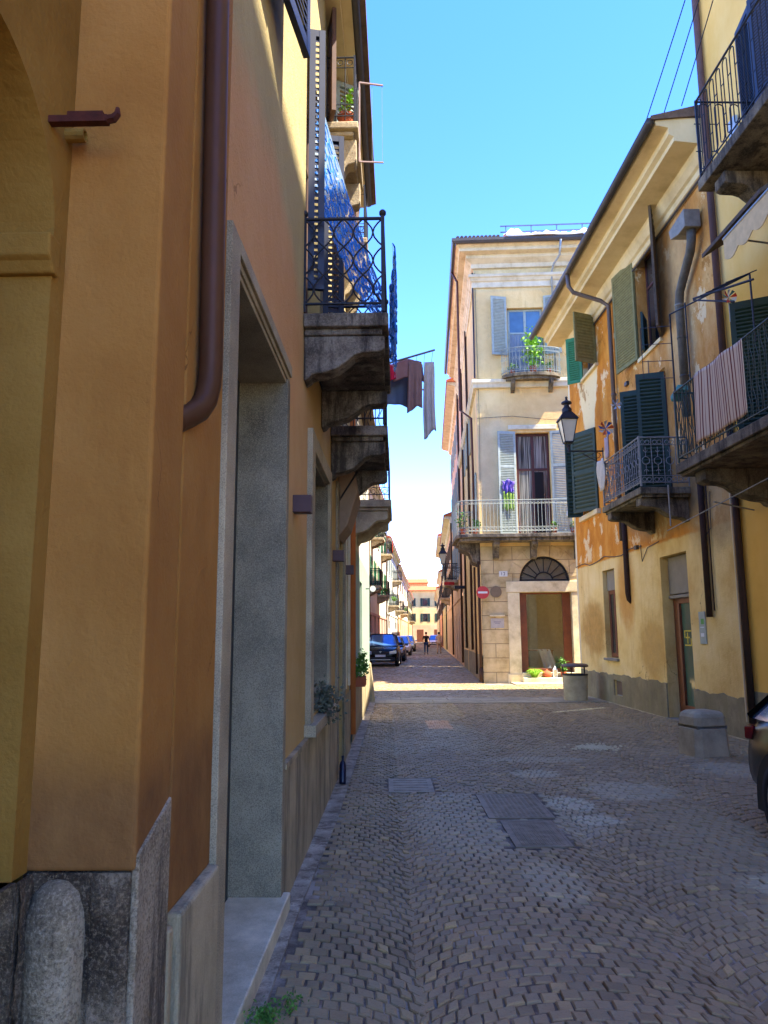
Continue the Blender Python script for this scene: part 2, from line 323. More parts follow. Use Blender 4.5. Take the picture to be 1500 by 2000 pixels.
# ------------------------------------------------------------------ mesh builder
class MB:
    def __init__(s, xf=None): s.v = []; s.f = []; s.mi = []; s.xf = xf; s.cur = 0
    def add(s, vs_, fs):
        o = len(s.v); s.v += [tuple(p) for p in vs_]; s.f += [tuple(i + o for i in f) for f in fs]; s.mi += [s.cur] * len(fs); return s
    def box(s, x0, x1, y0, y1, z0, z1):
        return s.add([(x0,y0,z0),(x1,y0,z0),(x1,y1,z0),(x0,y1,z0),(x0,y0,z1),(x1,y0,z1),(x1,y1,z1),(x0,y1,z1)],
                     [(0,3,2,1),(4,5,6,7),(0,1,5,4),(1,2,6,5),(2,3,7,6),(3,0,4,7)])
    def prism(s, pts, ax, a, b):
        n = len(pts); A = []; B = []
        for (p, q) in pts:
            if ax == 'x': A.append((a, p, q)); B.append((b, p, q))
            elif ax == 'y': A.append((p, a, q)); B.append((p, b, q))
            else: A.append((p, q, a)); B.append((p, q, b))
        return s.add(A + B, [tuple(range(n))[::-1], tuple(range(n, 2*n))] + [(i, (i+1) % n, n + (i+1) % n, n + i) for i in range(n)])
    def tube(s, pts, r, n=6, cap=True):
        pts = [Vector(p) for p in pts]; rs = r if isinstance(r, (list, tuple)) else [r] * len(pts)
        V = []; prev = None
        for i, p in enumerate(pts):
            d = (pts[min(i+1, len(pts)-1)] - pts[max(i-1, 0)])
            if d.length < 1e-9: d = Vector((0, 0, 1))
            d.normalize()
            if prev is None:
                a = Vector((0, 0, 1)) if abs(d.z) < .9 else Vector((1, 0, 0)); u = d.cross(a).normalized()
            else: u = (prev - d * prev.dot(d)); u = u.normalized() if u.length > 1e-6 else d.orthogonal().normalized()
            prev = u; w_ = d.cross(u)
            for k in range(n):
                t = 2 * math.pi * (k + .5) / n; V.append(p + rs[i] * (math.cos(t) * u + math.sin(t) * w_))
        F = [(i*n + k, i*n + (k+1) % n, (i+1)*n + (k+1) % n, (i+1)*n + k) for i in range(len(pts)-1) for k in range(n)]
        if cap: F += [tuple(range(n))[::-1], tuple(range((len(pts)-1)*n, len(pts)*n))]
        return s.add(V, F)
    def lathe(s, prof, c=(0, 0, 0), n=16, sx=1, sy=1, rot=0):
        V = [(c[0] + r * math.cos(2*math.pi*k/n + rot) * sx, c[1] + r * math.sin(2*math.pi*k/n + rot) * sy, c[2] + z) for r, z in prof for k in range(n)]
        F = [(i*n + k, i*n + (k+1) % n, (i+1)*n + (k+1) % n, (i+1)*n + k) for i in range(len(prof)-1) for k in range(n)]
        F += [tuple(range(n))[::-1], tuple(range((len(prof)-1)*n, len(prof)*n))]
        return s.add(V, F)
    def ball(s, c, r, n=10, sz=1):
        m = max(4, n // 2)
        return s.lathe([(max(1e-4, r * math.sin(math.pi*i/m)), -r * sz * math.cos(math.pi*i/m)) for i in range(m+1)], c, n)
    def quad(s, a, b, c, d): return s.add([a, b, c, d], [(0, 1, 2, 3)])
    def grid(s, fn, nu, nv):
        V = [fn(i / nu, j / nv) for j in range(nv+1) for i in range(nu+1)]
        return s.add(V, [(j*(nu+1)+i, j*(nu+1)+i+1, (j+1)*(nu+1)+i+1, (j+1)*(nu+1)+i) for j in range(nv) for i in range(nu)])
    def leaf(s, c, size, d=None):
        d = d or Vector((random.gauss(0, 1), random.gauss(0, 1), random.gauss(.3, 1))).normalized()
        u = d.orthogonal().normalized(); u.rotate(Matrix.Rotation(random.random() * 6.28, 3, d)); v = d.cross(u)
        c = Vector(c); a = size * .5; b = size * .28
        return s.add([c - u*a, c + v*b + d*b*.3, c + u*a, c - v*b + d*b*.3], [(0, 1, 2, 3)])
    def wall(s, x0, x1, z0, z1, holes=(), y=0.0, dep=.25, arches=()):
        """front skin with rectangular holes (xa,xb,za,zb[,depth]) and their reveals; arches (xa,xb,zspring)"""
        hs = [tuple(h) for h in holes]; cells = list(hs)
        for (xa, xb, zs) in arches: cells.append((xa, xb, zs, zs + (xb - xa) / 2 + .02))
        xs = sorted({x0, x1, *[h[0] for h in cells], *[h[1] for h in cells]}); zs_ = sorted({z0, z1, *[h[2] for h in cells], *[h[3] for h in cells]})
        xs = [x for x in xs if x0 - 1e-6 <= x <= x1 + 1e-6]; zs_ = [z for z in zs_ if z0 - 1e-6 <= z <= z1 + 1e-6]
        for i in range(len(xs)-1):
            for j in range(len(zs_)-1):
                mx, mz = (xs[i]+xs[i+1])/2, (zs_[j]+zs_[j+1])/2
                if any(h[0] < mx < h[1] and h[2] < mz < h[3] for h in cells): continue
                s.quad((xs[i], y, zs_[j]), (xs[i+1], y, zs_[j]), (xs[i+1], y, zs_[j+1]), (xs[i], y, zs_[j+1]))
        for h in hs:
            d = y + (h[4] if len(h) > 4 else dep); a, b, c, e = h[:4]
            s.quad((a, y, c), (a, y, e), (a, d, e), (a, d, c)); s.quad((b, y, c), (b, d, c), (b, d, e), (b, y, e))
            if not any(abs(q[0]-a) < 1e-6 and abs(q[2]-e) < 1e-6 for q in arches): s.quad((a, y, e), (b, y, e), (b, d, e), (a, d, e))
            s.quad((a, y, c), (a, d, c), (b, d, c), (b, y, c))
        for (xa, xb, zs) in arches:
            R_ = (xb - xa) / 2; cx = (xa + xb) / 2; top = zs + R_ + .02; n = 24; d = y + dep
            P = [(cx - R_ * math.cos(math.pi * i / n), zs + R_ * math.sin(math.pi * i / n)) for i in range(n+1)]
            for (p, q) in zip(P, P[1:]):
                s.quad((p[0], y, p[1]), (q[0], y, q[1]), (q[0], y, top), (p[0], y, top))
                s.quad((p[0], y, p[1]), (p[0], d, p[1]), (q[0], d, q[1]), (q[0], y, q[1]))
        return s
    def shell(s, x0, x1, y0, y1, z0, z1):   # all but the front
        s.quad((x0,y0,z0),(x0,y0,z1),(x0,y1,z1),(x0,y1,z0)); s.quad((x1,y0,z0),(x1,y1,z0),(x1,y1,z1),(x1,y0,z1))
        s.quad((x0,y1,z0),(x0,y1,z1),(x1,y1,z1),(x1,y1,z0)); s.quad((x0,y0,z1),(x1,y0,z1),(x1,y1,z1),(x0,y1,z1)); return s
    def build(s, name, mat, parent=None, smooth=False, bevel=0.0, seg=2, sub=0, solid=0.0, label=None):
        me = bpy.data.meshes.new(name)
        V = s.v if s.xf is None else [tuple(s.xf @ Vector(p)) for p in s.v]
        me.from_pydata(V, [], s.f)
        mats = mat if isinstance(mat, (list, tuple)) else [mat]
        for m in mats: me.materials.append(M[m] if isinstance(m, str) else m)
        if len(mats) > 1: me.polygons.foreach_set('material_index', s.mi)
        if smooth: me.polygons.foreach_set('use_smooth', [True] * len(s.f))
        me.update(); me.validate()
        o = bpy.data.objects.new(name, me); COL.objects.link(o)
        if parent is not None: o.parent = parent
        if solid: q = o.modifiers.new('solid', 'SOLIDIFY'); q.thickness = solid; q.offset = 0
        if bevel: q = o.modifiers.new('bevel', 'BEVEL'); q.width = bevel; q.segments = seg; q.limit_method = 'ANGLE'; q.angle_limit = rad(40)
        if sub: q = o.modifiers.new('sub', 'SUBSURF'); q.levels = sub; q.render_levels = sub
        if label: o['label'] = label
        return o
def thing(name, label, cat, loc=(0, 0, 0), rz=0.0, group=None):
    o = bpy.data.objects.new(name, None); COL.objects.link(o); o.empty_display_size = .2
    o.location = loc; o.rotation_euler = (0, 0, rz); o['label'] = label; o['category'] = cat
    if group: o['group'] = group
    return o
def tag(o, label, cat, group=None, loc=None, rz=None):
    o['label'] = label; o['category'] = cat
    if group: o['group'] = group
    if loc is not None: o.location = loc
    if rz is not None: o.rotation_euler = (0, 0, rz)
    return o
def struct(o): o['kind'] = 'structure'; return o
def dup(root, loc, rz, label, group=None):
    r = root.copy(); COL.objects.link(r); r.location = loc; r.rotation_euler = (0, 0, rz); r['label'] = label
    if group: r['group'] = group
    for ch in list(root.children):
        c = ch.copy(); COL.objects.link(c); c.parent = r
        for g in list(ch.children):
            d = g.copy(); COL.objects.link(d); d.parent = c
    return r

# wall frames: local x to the right seen from the street, local y into the wall, z up
LA, LB = -.715, .0175
RA, RB = 5.65, -.021
LRZ = math.atan2(1, LB); RRZ = math.atan2(-1, -RB)
def LP(Y, n=0.0): return (LA + LB * Y + n, Y, 0)
def RP(Y, n=0.0): return (RA + RB * Y - n, Y, 0)

# ------------------------------------------------------------------ facade components
def window(root, x0, x1, z0, z1, y=.14, frame='white_paint', pane='pane', fw=.055, mull=1, trans=(), name='window', sill=None, label=None):
    m = MB(); d = .05
    m.box(x0, x0+fw, y, y+d, z0, z1).box(x1-fw, x1, y, y+d, z0, z1).box(x0+fw, x1-fw, y, y+d, z0, z0+fw).box(x0+fw, x1-fw, y, y+d, z1-fw, z1)
    for i in range(mull):
        c = x0 + (x1-x0) * (i+1) / (mull+1); m.box(c-fw*.6, c+fw*.6, y-.005, y+d-.005, z0+fw, z1-fw)
    for t in trans: m.box(x0+fw, x1-fw, y-.002, y+d-.008, t-fw*.5, t+fw*.5)
    o = m.build(name, frame, root, bevel=.004, seg=1, label=label)
    MB().box(x0+fw*.5, x1-fw*.5, y+.02, y+.035, z0+fw*.5, z1-fw*.5).build('pane', pane, o)
    if sill: MB().box(x0-.08, x1+.08, -sill, y-.003, z0-.07, z0-.002).build('sill', 'surround', o, bevel=.006)
    return o
def panel_xf(hx, y, side, ang):
    a = rad(ang); d = Vector((math.cos(a) * side, -math.sin(a), 0)); t = Vector((0, 0, 1)).cross(d)
    return Matrix(((d.x, t.x, 0, hx), (d.y, t.y, 0, y), (0, 0, 1, 0), (0, 0, 0, 1)))
def shutter(root, hx, z0, z1, w_, side, ang, mat, y=-.03, pitch=.055, mid=(), name='shutter', label=None, far=False):
    m = MB(panel_xf(hx, y, side, ang)); s_ = .07 if w_ > .4 else .05; T = .022
    m.box(0, s_, -T, T, z0, z1).box(w_-s_, w_, -T, T, z0, z1)
    rails = [z0 + s_*.6] + [z0 + (z1-z0)*q for q in mid] + [z1 - s_*.6]
    for r_ in rails: m.box(s_, w_-s_, -T+.002, T-.002, r_-s_*.6, r_+s_*.6)
    for a, b in zip(rails, rails[1:]):
        a += s_*.6; b -= s_*.6; n = max(1, int((b-a)/pitch)); p = (b-a)/n
        for i in range(n):
            c = a + (i+.5)*p
            m.prism([(-T*.8, c-p*.5), (-T*.8, c-p*.28), (T*.8, c+p*.5), (T*.8, c+p*.1)], 'x', s_, w_-s_)
    return m.build(name, mat, root, label=label)
def rail_curves(style, L, z0, z1, r=.008):
    out = []; h = z1 - z0
    out.append(([(0, z1), (L, z1)], r*1.7)); out.append(([(0, z0+.03), (L, z0+.03)], r*1.3))
    def circ(cx, cz, R_, a0=0, a1=360, n=12): return [(cx + R_*math.cos(rad(a0+(a1-a0)*i/n)), cz + R_*math.sin(rad(a0+(a1-a0)*i/n))) for i in range(n+1)]
    if style == 'lattice':
        n = max(2, round(L/.16)); p = L/n; A = p/2
        for i in range(n+1):
            for sg in (1, -1):
                pts = []
                for k in range(19):
                    z = z0+.03+(h-.03)*k/18; x = i*p + sg*A*math.sin(math.pi*1.5*k/9)
                    pts.append((min(L, max(0, x)), z))
                if i in (0, n) and sg: pass
                out.append((pts, r*.8))
    elif style == 'bars':
        n = max(2, round(L/.12)); p = L/n
        for i in range(n+1): out.append(([(i*p, z0-.02), (i*p, z1)], r))
        for i in range(n): out.append((circ(i*p+p/2, z0+.09, p*.36, n=9), r*.7)); out.append((circ(i*p+p/2, z1-.06, p*.3, n=8), r*.7))
        out.append(([(0, z0+.16), (L, z0+.16)], r*.9)); out.append(([(0, z1-.12), (L, z1-.12)], r*.9))
    elif style == 'ornate':
        n = max(2, round(L/.2)); p = L/n
        for i in range(n+1):
            out.append(([(i*p, z0), (i*p, z1)], r))
        for i in range(n):
            c = i*p+p/2; q = p*.32
            out.append((circ(c, z0+h*.5, q, n=10), r*.8))
            for dz in (.1, .9): out.append((circ(c-q*.6, z0+h*dz, q*.55, n=8), r*.7)); out.append((circ(c+q*.6, z0+h*dz, q*.55, n=8), r*.7))
            out.append(([(c, z0+h*.2), (c, z0+h*.5-q)], r*.8)); out.append(([(c, z0+h*.5+q), (c, z0+h*.8)], r*.8))
            out.append((circ(c, z0+h*.27, q*.5, 0, 180, 6), r*.7)); out.append((circ(c, z0+h*.73, q*.5, 180, 360, 6), r*.7))
        out.append(([(0, z0+h*.18), (L, z0+h*.18)], r*.8)); out.append(([(0, z1-h*.16), (L, z1-h*.16)], r*.8))
    elif style == 'loops':
        n = max(2, round(L/.2)); p = L/n; q = p*.3
        for i in range(n):
            c = i*p+p/2
            up = [(c-q, z0+.12)] + circ(c, z1-.1, q, 180, 0, 8) + [(c+q, z0+.12)]
            out.append((up, r*.9))
            out.append((circ(c, z0+.12, q, 180, 360, 8), r*.9))
            out.append(([(c+q, z0+h*.33), (c+p-q, z0+h*.33)], r*.8)); out.append(([(c+q, z0+h*.7), (c+p-q, z0+h*.7)], r*.8))
    elif style == 'wavy':
        n = max(2, round(L/.13)); p = L/n
        for i in range(n+1): out.append(([(i*p, z0), (i*p, z1)], r*.9))
        for i in range(n):
            c = i*p+p/2
            out.append(([(c+.03*math.sin(k*math.pi/3), z0+.03+(h-.03)*k/12) for k in range(13)], r*.7))
    return out
def railing(root, path, z0, z1, style, mat, r=.008, parent=None, knob=False, posts=True, n=5, name='railing'):
    m = MB()
    for a, b in zip(path, path[1:]):
        a = Vector(a); b = Vector(b); L = (b-a).length; d = (b-a)/L
        for pts, rr in rail_curves(style, L, z0, z1, r):
            m.tube([(a.x+d.x*p, a.y+d.y*p, q) for p, q in pts], rr, n if rr < r*1.5 else 6)
    if posts:
        for p in path:
            m.box(p[0]-r*1.6, p[0]+r*1.6, p[1]-r*1.6, p[1]+r*1.6, z0-.04, z1+.02)
            if knob: m.ball((p[0], p[1], z1+.045), .03, 10)
    return m.build(name, mat, parent or root)
CORB = [(0, 0), (-1, 0), (-1, -.30), (-.93, -.36), (-.72, -.38), (-.62, -.44), (-.55, -.55), (-.42, -.72), (-.25, -.82), (-.1, -.86), (-.06, -.95), (0, -1)]
def balcony(root, x0, x1, zf, n, mat='slab', rmat='iron', style='lattice', rh=.9, t=.14, corb=(), ch=.42, cw=.2, cn=.92, knob=False, r=.008, y0=0.0, name='balcony', label=None, cmat=None, inset=.04, lip=True):
    m = MB(); m.box(x0, x1, -n, y0-.004, zf-t, zf)
    if lip: m.box(x0+.05, x1-.05, -n+.05, y0-.004, zf-t-.05, zf-t-.001)
    b = m.build(name, mat, root, bevel=.012, seg=2, label=label)
    e = inset
    railing(root, [(x0+e, y0), (x0+e, -n+e), (x1-e, -n+e), (x1-e, y0)], zf+.06, zf+rh, style, rmat, r, b, knob)
    for cx in corb:
        MB().prism([(p*n*cn + y0 - .002, zf-t-.052+q*ch) for p, q in CORB], 'x', cx-cw/2, cx+cw/2).build('bracket', cmat or mat, b, bevel=.012, seg=2)
    return b
def hang(fn, nu=14, nv=14, name='cloth', mat=None, parent=None, th=.006):
    return MB().grid(fn, nu, nv).build(name, mat, parent, smooth=True, solid=th)
def bush(name, mat, c, r, n, size, parent=None, flat_=1.0, hollow=.3):
    m = MB()
    cl = [Vector((random.gauss(0, .45), random.gauss(0, .45), random.gauss(0, .45))) for _ in range(max(5, n//40))]
    for _ in range(n):
        q = random.choice(cl) + Vector((random.gauss(0, .3), random.gauss(0, .3), random.gauss(0, .3)))
        m.leaf((c[0]+q.x*r[0], c[1]+q.y*r[1], c[2]+q.z*r[2]), size*random.uniform(.6, 1.3))
    for _ in range(8):
        q = random.choice(cl); m.tube([(c[0], c[1], c[2]-r[2]), (c[0]+q.x*r[0], c[1]+q.y*r[1], c[2]+q.z*r[2])], size*.06, 4)
    return m.build(name, mat, parent)

# ------------------------------------------------------------------ ground and paving
def cobble_mat():
    k = NM('porphyry_setts', .62, 0, .35)
    ri = k.n('ShaderNodeNewGeometry').outputs['Random Per Island']
    c = k.ramp(ri, [(0, C('#6c5d4c')), (.2, C('#84725e')), (.42, C('#776858')), (.62, C('#877460')), (.8, C('#7c6e60')), (.96, C('#8f7b62')), (1, C('#9e8868'))])
    big = k.noise(.5, 5, .6)
    c = k.mix(k.math('MULTIPLY', k.step(big, .42, .62), .45), c, C('#93836e'))
    X, Y, Z = k.sep()
    for (x, y, rx, ry, st) in ((1.75, 7.6, .22, .3, .7), (1.82, 6.95, .22, .2, .65), (1.72, 9.2, .3, .25, .5), (1.1, 12.6, .5, 1.8, .25), (1.5, 7.2, .45, .9, .35), (1.9, 10.2, .7, .25, .3), (4.1, 9.4, .5, .5, .3), (.7, 7.0, .5, 1.2, .3), (2.5, 8.2, .5, .5, .35), (.3, 11.5, .5, .9, .25), (2.6, 5.2, .35, .25, .4), (1.1, 5.3, .2, .5, .3), (3.4, 6.4, .3, .4, .35)):
        u = k.math('DIVIDE', k.math('SUBTRACT', X, x), rx); v = k.math('DIVIDE', k.math('SUBTRACT', Y, y), ry)
        r = k.math('ADD', k.math('ADD', k.math('MULTIPLY', u, u), k.math('MULTIPLY', v, v)), k.math('MULTIPLY', k.math('SUBTRACT', k.noise(6, 5, .7), .5), 1.8))
        c = k.mix(k.math('MULTIPLY', k.math('SUBTRACT', 1.0, k.step(r, .6, 1.2)), st), c, C('#a5a097'))
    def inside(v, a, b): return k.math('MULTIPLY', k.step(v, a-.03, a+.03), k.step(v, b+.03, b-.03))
    c = k.mix(k.math('MULTIPLY', k.math('MULTIPLY', inside(X, .74, 1.16), inside(Y, 13.5, 14.8)), .75), c, C('#c79a7c'))  # warm patch of reflected sunlight painted into the sett colours
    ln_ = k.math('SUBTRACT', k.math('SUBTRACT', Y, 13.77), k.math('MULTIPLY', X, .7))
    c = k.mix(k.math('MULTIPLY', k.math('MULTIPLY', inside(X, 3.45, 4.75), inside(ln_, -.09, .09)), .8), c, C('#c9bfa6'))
    f = k.noise(70, 3, .7)
    c = k.mix(k.math('MULTIPLY', k.step(f, .5, .7), .3), c, C('#4a4144'))
    k.col(c); k.bump(k.noise(45, 5, .7), .5, .008)
    return k.m
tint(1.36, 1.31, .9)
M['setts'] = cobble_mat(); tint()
k = NM('joint_sand', .98, 0, .1)
c = k.ramp(k.noise(1.3, 8, .75), [(.35, C('#3a332c')), (.48, C('#6b6052')), (.6, C('#a59a86'))]); k.col(c); k.bump(k.noise(80, 4), .5, .01); M['joints'] = k.m
def far_pave(name, a, b, j):
    k = NM(name, .85, 0, .25)
    br = k.n('ShaderNodeTexBrick'); k.l(k.tc, br.inputs['Vector']); br.inputs['Scale'].default_value = 1
    br.inputs['Brick Width'].default_value = .13; br.inputs['Row Height'].default_value = .12; br.inputs['Mortar Size'].default_value = .008
    br.inputs['Color1'].default_value = C(a); br.inputs['Color2'].default_value = C(b); br.inputs['Mortar'].default_value = C(j)
    k.col(br.outputs['Color']); k.bump(k.math('SUBTRACT', k.noise(30, 3), br.outputs['Fac']), .5, .01); return k.m
tint(1.2, 1.1, .85)
M['far_pave'] = far_pave('distant_setts', '#75686a', '#857469', '#3c3836'); tint()
struct(MB().box(-900, 900, -300, 1500, -.6, -.012).build('ground', 'far_pave'))
struct(MB().quad((-9, -4, 0), (16, -4, 0), (16, 175, 0), (-9, 175, 0)).build('street_bed', 'joints'))

def lx(y): return LA + LB*y
def rx_(y): return RA + RB*y
COVERS = [(.92, 1.46, 7.06, 8.06), (1.0, 1.4, 6.14, 6.93), (.05, .48, 8.2, 8.94)]
def setts():
    V = []; F = []
    def stone_(P, hi):
        cx = sum(p[0] for p in P)/4; cy = sum(p[1] for p in P)/4
        for (a, b, c_, d) in COVERS:
            if a-.05 < cx < b+.05 and c_-.05 < cy < d+.05: return
        if cy < 20.8:
            if cx < lx(cy)+.17 or cx > rx_(cy)-.06: return
        o = len(V); h = random.gauss(.010, .003); tx = random.gauss(0, .025); ty = random.gauss(0, .025); jj = random.uniform(.5, 1.15)
        rings = ((.004, -.004), (.0055, h-.006), (.0135, h)) if hi else ((.005, -.004), (.011, h))
        for g, z in rings:
            for p in P:
                dx, dy = cx-p[0], cy-p[1]; L = math.hypot(dx, dy) + 1e-6; q = g*1.35/L
                V.append((p[0]+dx*q*jj, p[1]+dy*q*jj, z + (0 if z < 0 else (p[0]-cx)*tx+(p[1]-cy)*ty)))
        for r in range(len(rings)-1):
            for i in range(4): F.append((o+r*4+i, o+r*4+(i+1) % 4, o+(r+1)*4+(i+1) % 4, o+(r+1)*4+i))
        t = o+(len(rings)-1)*4; F.append((t, t+1, t+2, t+3))
    w_ = 1.42; R_ = w_/2/math.sin(rad(46)); pit = .09
    for col in range(-2, 6):
        xc = .86 + col*w_; ph = random.random()*pit
        for kx in range(int(16.4/pit)):
            y0 = 2.55 + kx*pit + ph
            wob = 0
            n = 18; off = (kx % 2)*.5; e = [-rad(47.5)]
            for i in range(n): e.append(rad(-46 + 92*(i+off+random.uniform(-.13, .13))/n)) if 0 < i+off < n else None
            e.append(rad(47.5)); e = sorted(x for x in e if x is not None)
            for a0, a1 in zip(e, e[1:]):
                if a1-a0 < rad(2.2): continue
                P = []
                for (a, dk) in ((a0, 0), (a1, 0), (a1, 1), (a0, 1)):
                    P.append((xc+wob + R_*math.sin(a)+random.gauss(0, .003), y0 + R_*math.cos(a)-R_ + dk*pit + random.gauss(0, .003)))
                if max(p[1] for p in P) > 18.35: continue
                stone_(P, y0 < 11)
    def rows(xa, xb, ya, yb, sx, sy):
        y = ya; r = 0
        while y < yb:
            x = xa(y) + (r % 2)*sx*.5*random.uniform(.6, 1.2)
            while x < xb(y):
                q = sx*random.uniform(.85, 1.15)
                stone_([(x+random.gauss(0, .003), y+random.gauss(0, .003)), (x+q, y+random.gauss(0, .003)), (x+q+random.gauss(0, .003), y+sy), (x, y+sy+random.gauss(0, .003))], False)
                x += q
            y += sy; r += 1
    rows(lambda y: -5, lambda y: 11, 19.95, 24.6, .125, .115)
    rows(lambda y: -3.2+.058*y, lambda y: 1.7+.056*y, 24.6, 60, .135, .13)
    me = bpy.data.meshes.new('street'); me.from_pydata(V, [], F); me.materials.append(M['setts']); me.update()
    o = bpy.data.objects.new('street', me); COL.objects.link(o); struct(o)
setts()
m = MB(); y = -3.0                                      # cement strip along the foot of the left wall
m.prism([(lx(-2)-.02, -2), (lx(-2)+.14, -2), (lx(4.9)+.12, 4.9), (lx(7)+.17, 7), (lx(12)+.16, 12), (lx(19.2)+.15, 19.2), (lx(19.2)-.02, 19.2)], 'z', -.01, .016)
struct(m.build('gutter_strip', stone('pale_cement', '#a09680', '#746a56', '#c8bda2', .3, 4, .95, 90, .9, '#665a48')))
m = MB()
for i in range(14):                                     # granite slabs crossing the street
    a = -4.6 + i*1.15
    if a > lx(19)-1e9: m.box(a, a+1.14, 18.42, 19.16, -.01, .017).box(a+.4, a+1.53, 19.17, 19.93, -.01, .016)
struct(m.build('granite_crossing', 'granite', bevel=.004, seg=1))
m = MB(); m.box(4.1, 11, 24.72, 25.55, 0, .05).build  # pavement at the foot of the corner house
struct(m.build('pavement', 'surround', bevel=.01))
struct(MB().prism([(rx_(2)-.05, 2), (rx_(2)+.2, 2), (rx_(20.6)+.2, 20.6), (rx_(20.6)-.05, 20.6)], 'z', -.01, .02).build('pavement_edge', 'concrete'))
k = NM('checker_plate', .6, .5, .4); k.col(k.ramp(k.noise(8, 5), [(.35, C('#75674f')), (.65, C('#93836a'))])); M['cover'] = k.m
for i, (a, b, c_, d) in enumerate(COVERS):
    m = MB(); m.box(a, b, c_, d, -.01, .010)
    nx, ny = (11, 18) if i < 2 else (14, 5)
    for p in range(nx):
        for q in range(ny):
            u = a+.03+(b-a-.06)*(p+.5)/nx; v = c_+.03+(d-c_-.06)*(q+.5)/ny
            m.box(u-.012, u+.012, v-.015, v+.015, .0095, .0135)
    m.box(a-.02, a, c_-.02, d+.02, -.01, .013).box(b, b+.02, c_-.02, d+.02, -.01, .013).box(a, b, c_-.02, c_, -.01, .013).box(a, b, d, d+.02, -.01, .013)
    tag(m.build('manhole_cover', 'cover'), ['larger studded rectangular iron cover set in the cobbles, farther of the middle pair', 'studded rectangular iron cover set in the cobbles, nearest to the camera', 'long narrow ribbed drain cover near the left wall'][i], 'manhole cover', 'iron covers in the street')
m = MB()
for _ in range(420):
    r = abs(random.gauss(0, .5)); t = random.random()*6.28; u = 2.95+r*math.cos(t)*.33; v = 11.2+r*math.sin(t)*.3
    s_ = random.uniform(.008, .03); m.lathe([(s_, .01), (s_*.8, .018), (s_*.3, .022+s_*.2)], (u, v, 0), 5)
o = tag(m.build('spilled_sand', plain('pale_sand', '#c9b98c', .95)), 'pale yellow crumbs scattered on the dark cobbles', 'spill'); o['kind'] = 'stuff'

# ------------------------------------------------------------------ left side: arcade building beside the camera
t = thing('arcade_building', 'ochre building with small arch and orange pilaster on blackened stone, nearest on the left', 'building', LP(-3), LRZ)
X = lambda Y: Y + 3
m = MB(); m.wall(X(-3), X(2.1), 1.0, 9.0, [(X(1.2), X(2.02), 1.0, 2.71)], y=.25, dep=.45, arches=[(X(1.2), X(2.02), 2.71)])
m.shell(X(-3), X(2.1), .26, 4, 0, 9); m.build('wall', 'ochre', t)
MB().box(X(1.15), X(2.07), .71, .74, 0, 3.3).build('back_wall', 'ochre', t)
m = MB(); m.wall(X(-3), X(2.095), 0, 1.0, [(X(1.2), X(2.015), 0, 1.0)], y=.235, dep=.46); m.build('stone_base', 'black_stone', t)
m = MB(); m.prism([(X(2.035), 2.60), (X(2.0), 2.60), (X(1.985), 2.63), (X(1.97), 2.64), (X(1.965), 2.705), (X(2.035), 2.705)], 'y', .235, .69); m.build('impost', 'ochre', t, bevel=.006)
m = MB(); m.prism([(X(2.1), -.03), (X(2.4), -.03), (X(2.4), .3), (X(2.1), .3)], 'z', 1.0, 9.0)
m.build('pilaster', 'orange_pier', t, bevel=.012, seg=3)
m = MB(); m.box(X(2.105), X(2.4), -.022, .3, 0, 1.0)
m.build('pilaster_base', 'black_stone', t, bevel=.015)
from mathutils import noise as NZ
def relief(u, v):
    yy = -.02+u*.262; zz = v*1.0; d = .012*NZ.fractal(Vector((yy*9, zz*7, 3)), .9, 2.1, 5)+.006*NZ.noise(Vector((yy*40, zz*30, 1)))
    e = min(1, 12*min(u, 1-u), 20*(1-v)+.2) * (.25 if .075 < yy < .255 else 1)
    return (X(2.1)-.004-max(0, .012+d)*e, yy, zz)
MB().grid(relief, 40, 130).build('rough_face', 'black_stone', t, smooth=True)
def relief2(u, v):
    xx = X(2.02)+u*.08; zz = v*1.0; return (xx, .232-max(0, .012+.02*NZ.fractal(Vector((xx*9, zz*7, 8)), .9, 2.1, 5))*min(1, 9*(1-v)+.1), zz)
MB().grid(relief2, 14, 110).build('rough_face', 'black_stone', t, smooth=True)
def relief3(u, v):
    yy = .236+u*.44; zz = v*1.0; return (X(2.015)-max(0, .015+.03*NZ.fractal(Vector((yy*7, zz*6, 5)), .9, 2.1, 5)), yy, zz)
MB().grid(relief3, 50, 110).build('rough_face', 'black_stone', t, smooth=True)
m = MB(); m.lathe([(.078, 0), (.078, .86), (.073, .91), (.058, .955), (.03, .98), (.004, .986)], (X(2.105), .165, 0), 24, 1, 1); m.build('guard_stone', 'old_stone', t, smooth=True)
m = MB(); m.prism([(X(2.11), 0), (X(2.39), 0), (X(2.39), 1.13), (X(2.11), 1.04)], 'y', -.038, -.018); m.build('stone_slab', 'old_stone', t, bevel=.006)
m = MB(); m.box(X(1.94), X(1.965), .085, .25, 3.02, 3.04).box(X(1.945), X(1.96), .10, .2, 3.04, 3.055)
m.tube([(X(1.95), .09, 3.03), (X(1.95), .07, 3.033), (X(1.95), .06, 3.045), (X(1.95), .06, 3.065)], [.013, .013, .011, .006], 6); m.build('bracket', 'rust', t)
m = MB(); m.lathe([(.02, 0), (.02, .055), (.014, .055), (.014, .01)], (0, 0, 0), 12); m.xf = Matrix.Translation((X(2.06), .25, 3.06)) @ Matrix.Rotation(rad(90), 4, 'X'); m.build('pipe_stub', 'ochre', t, smooth=False)

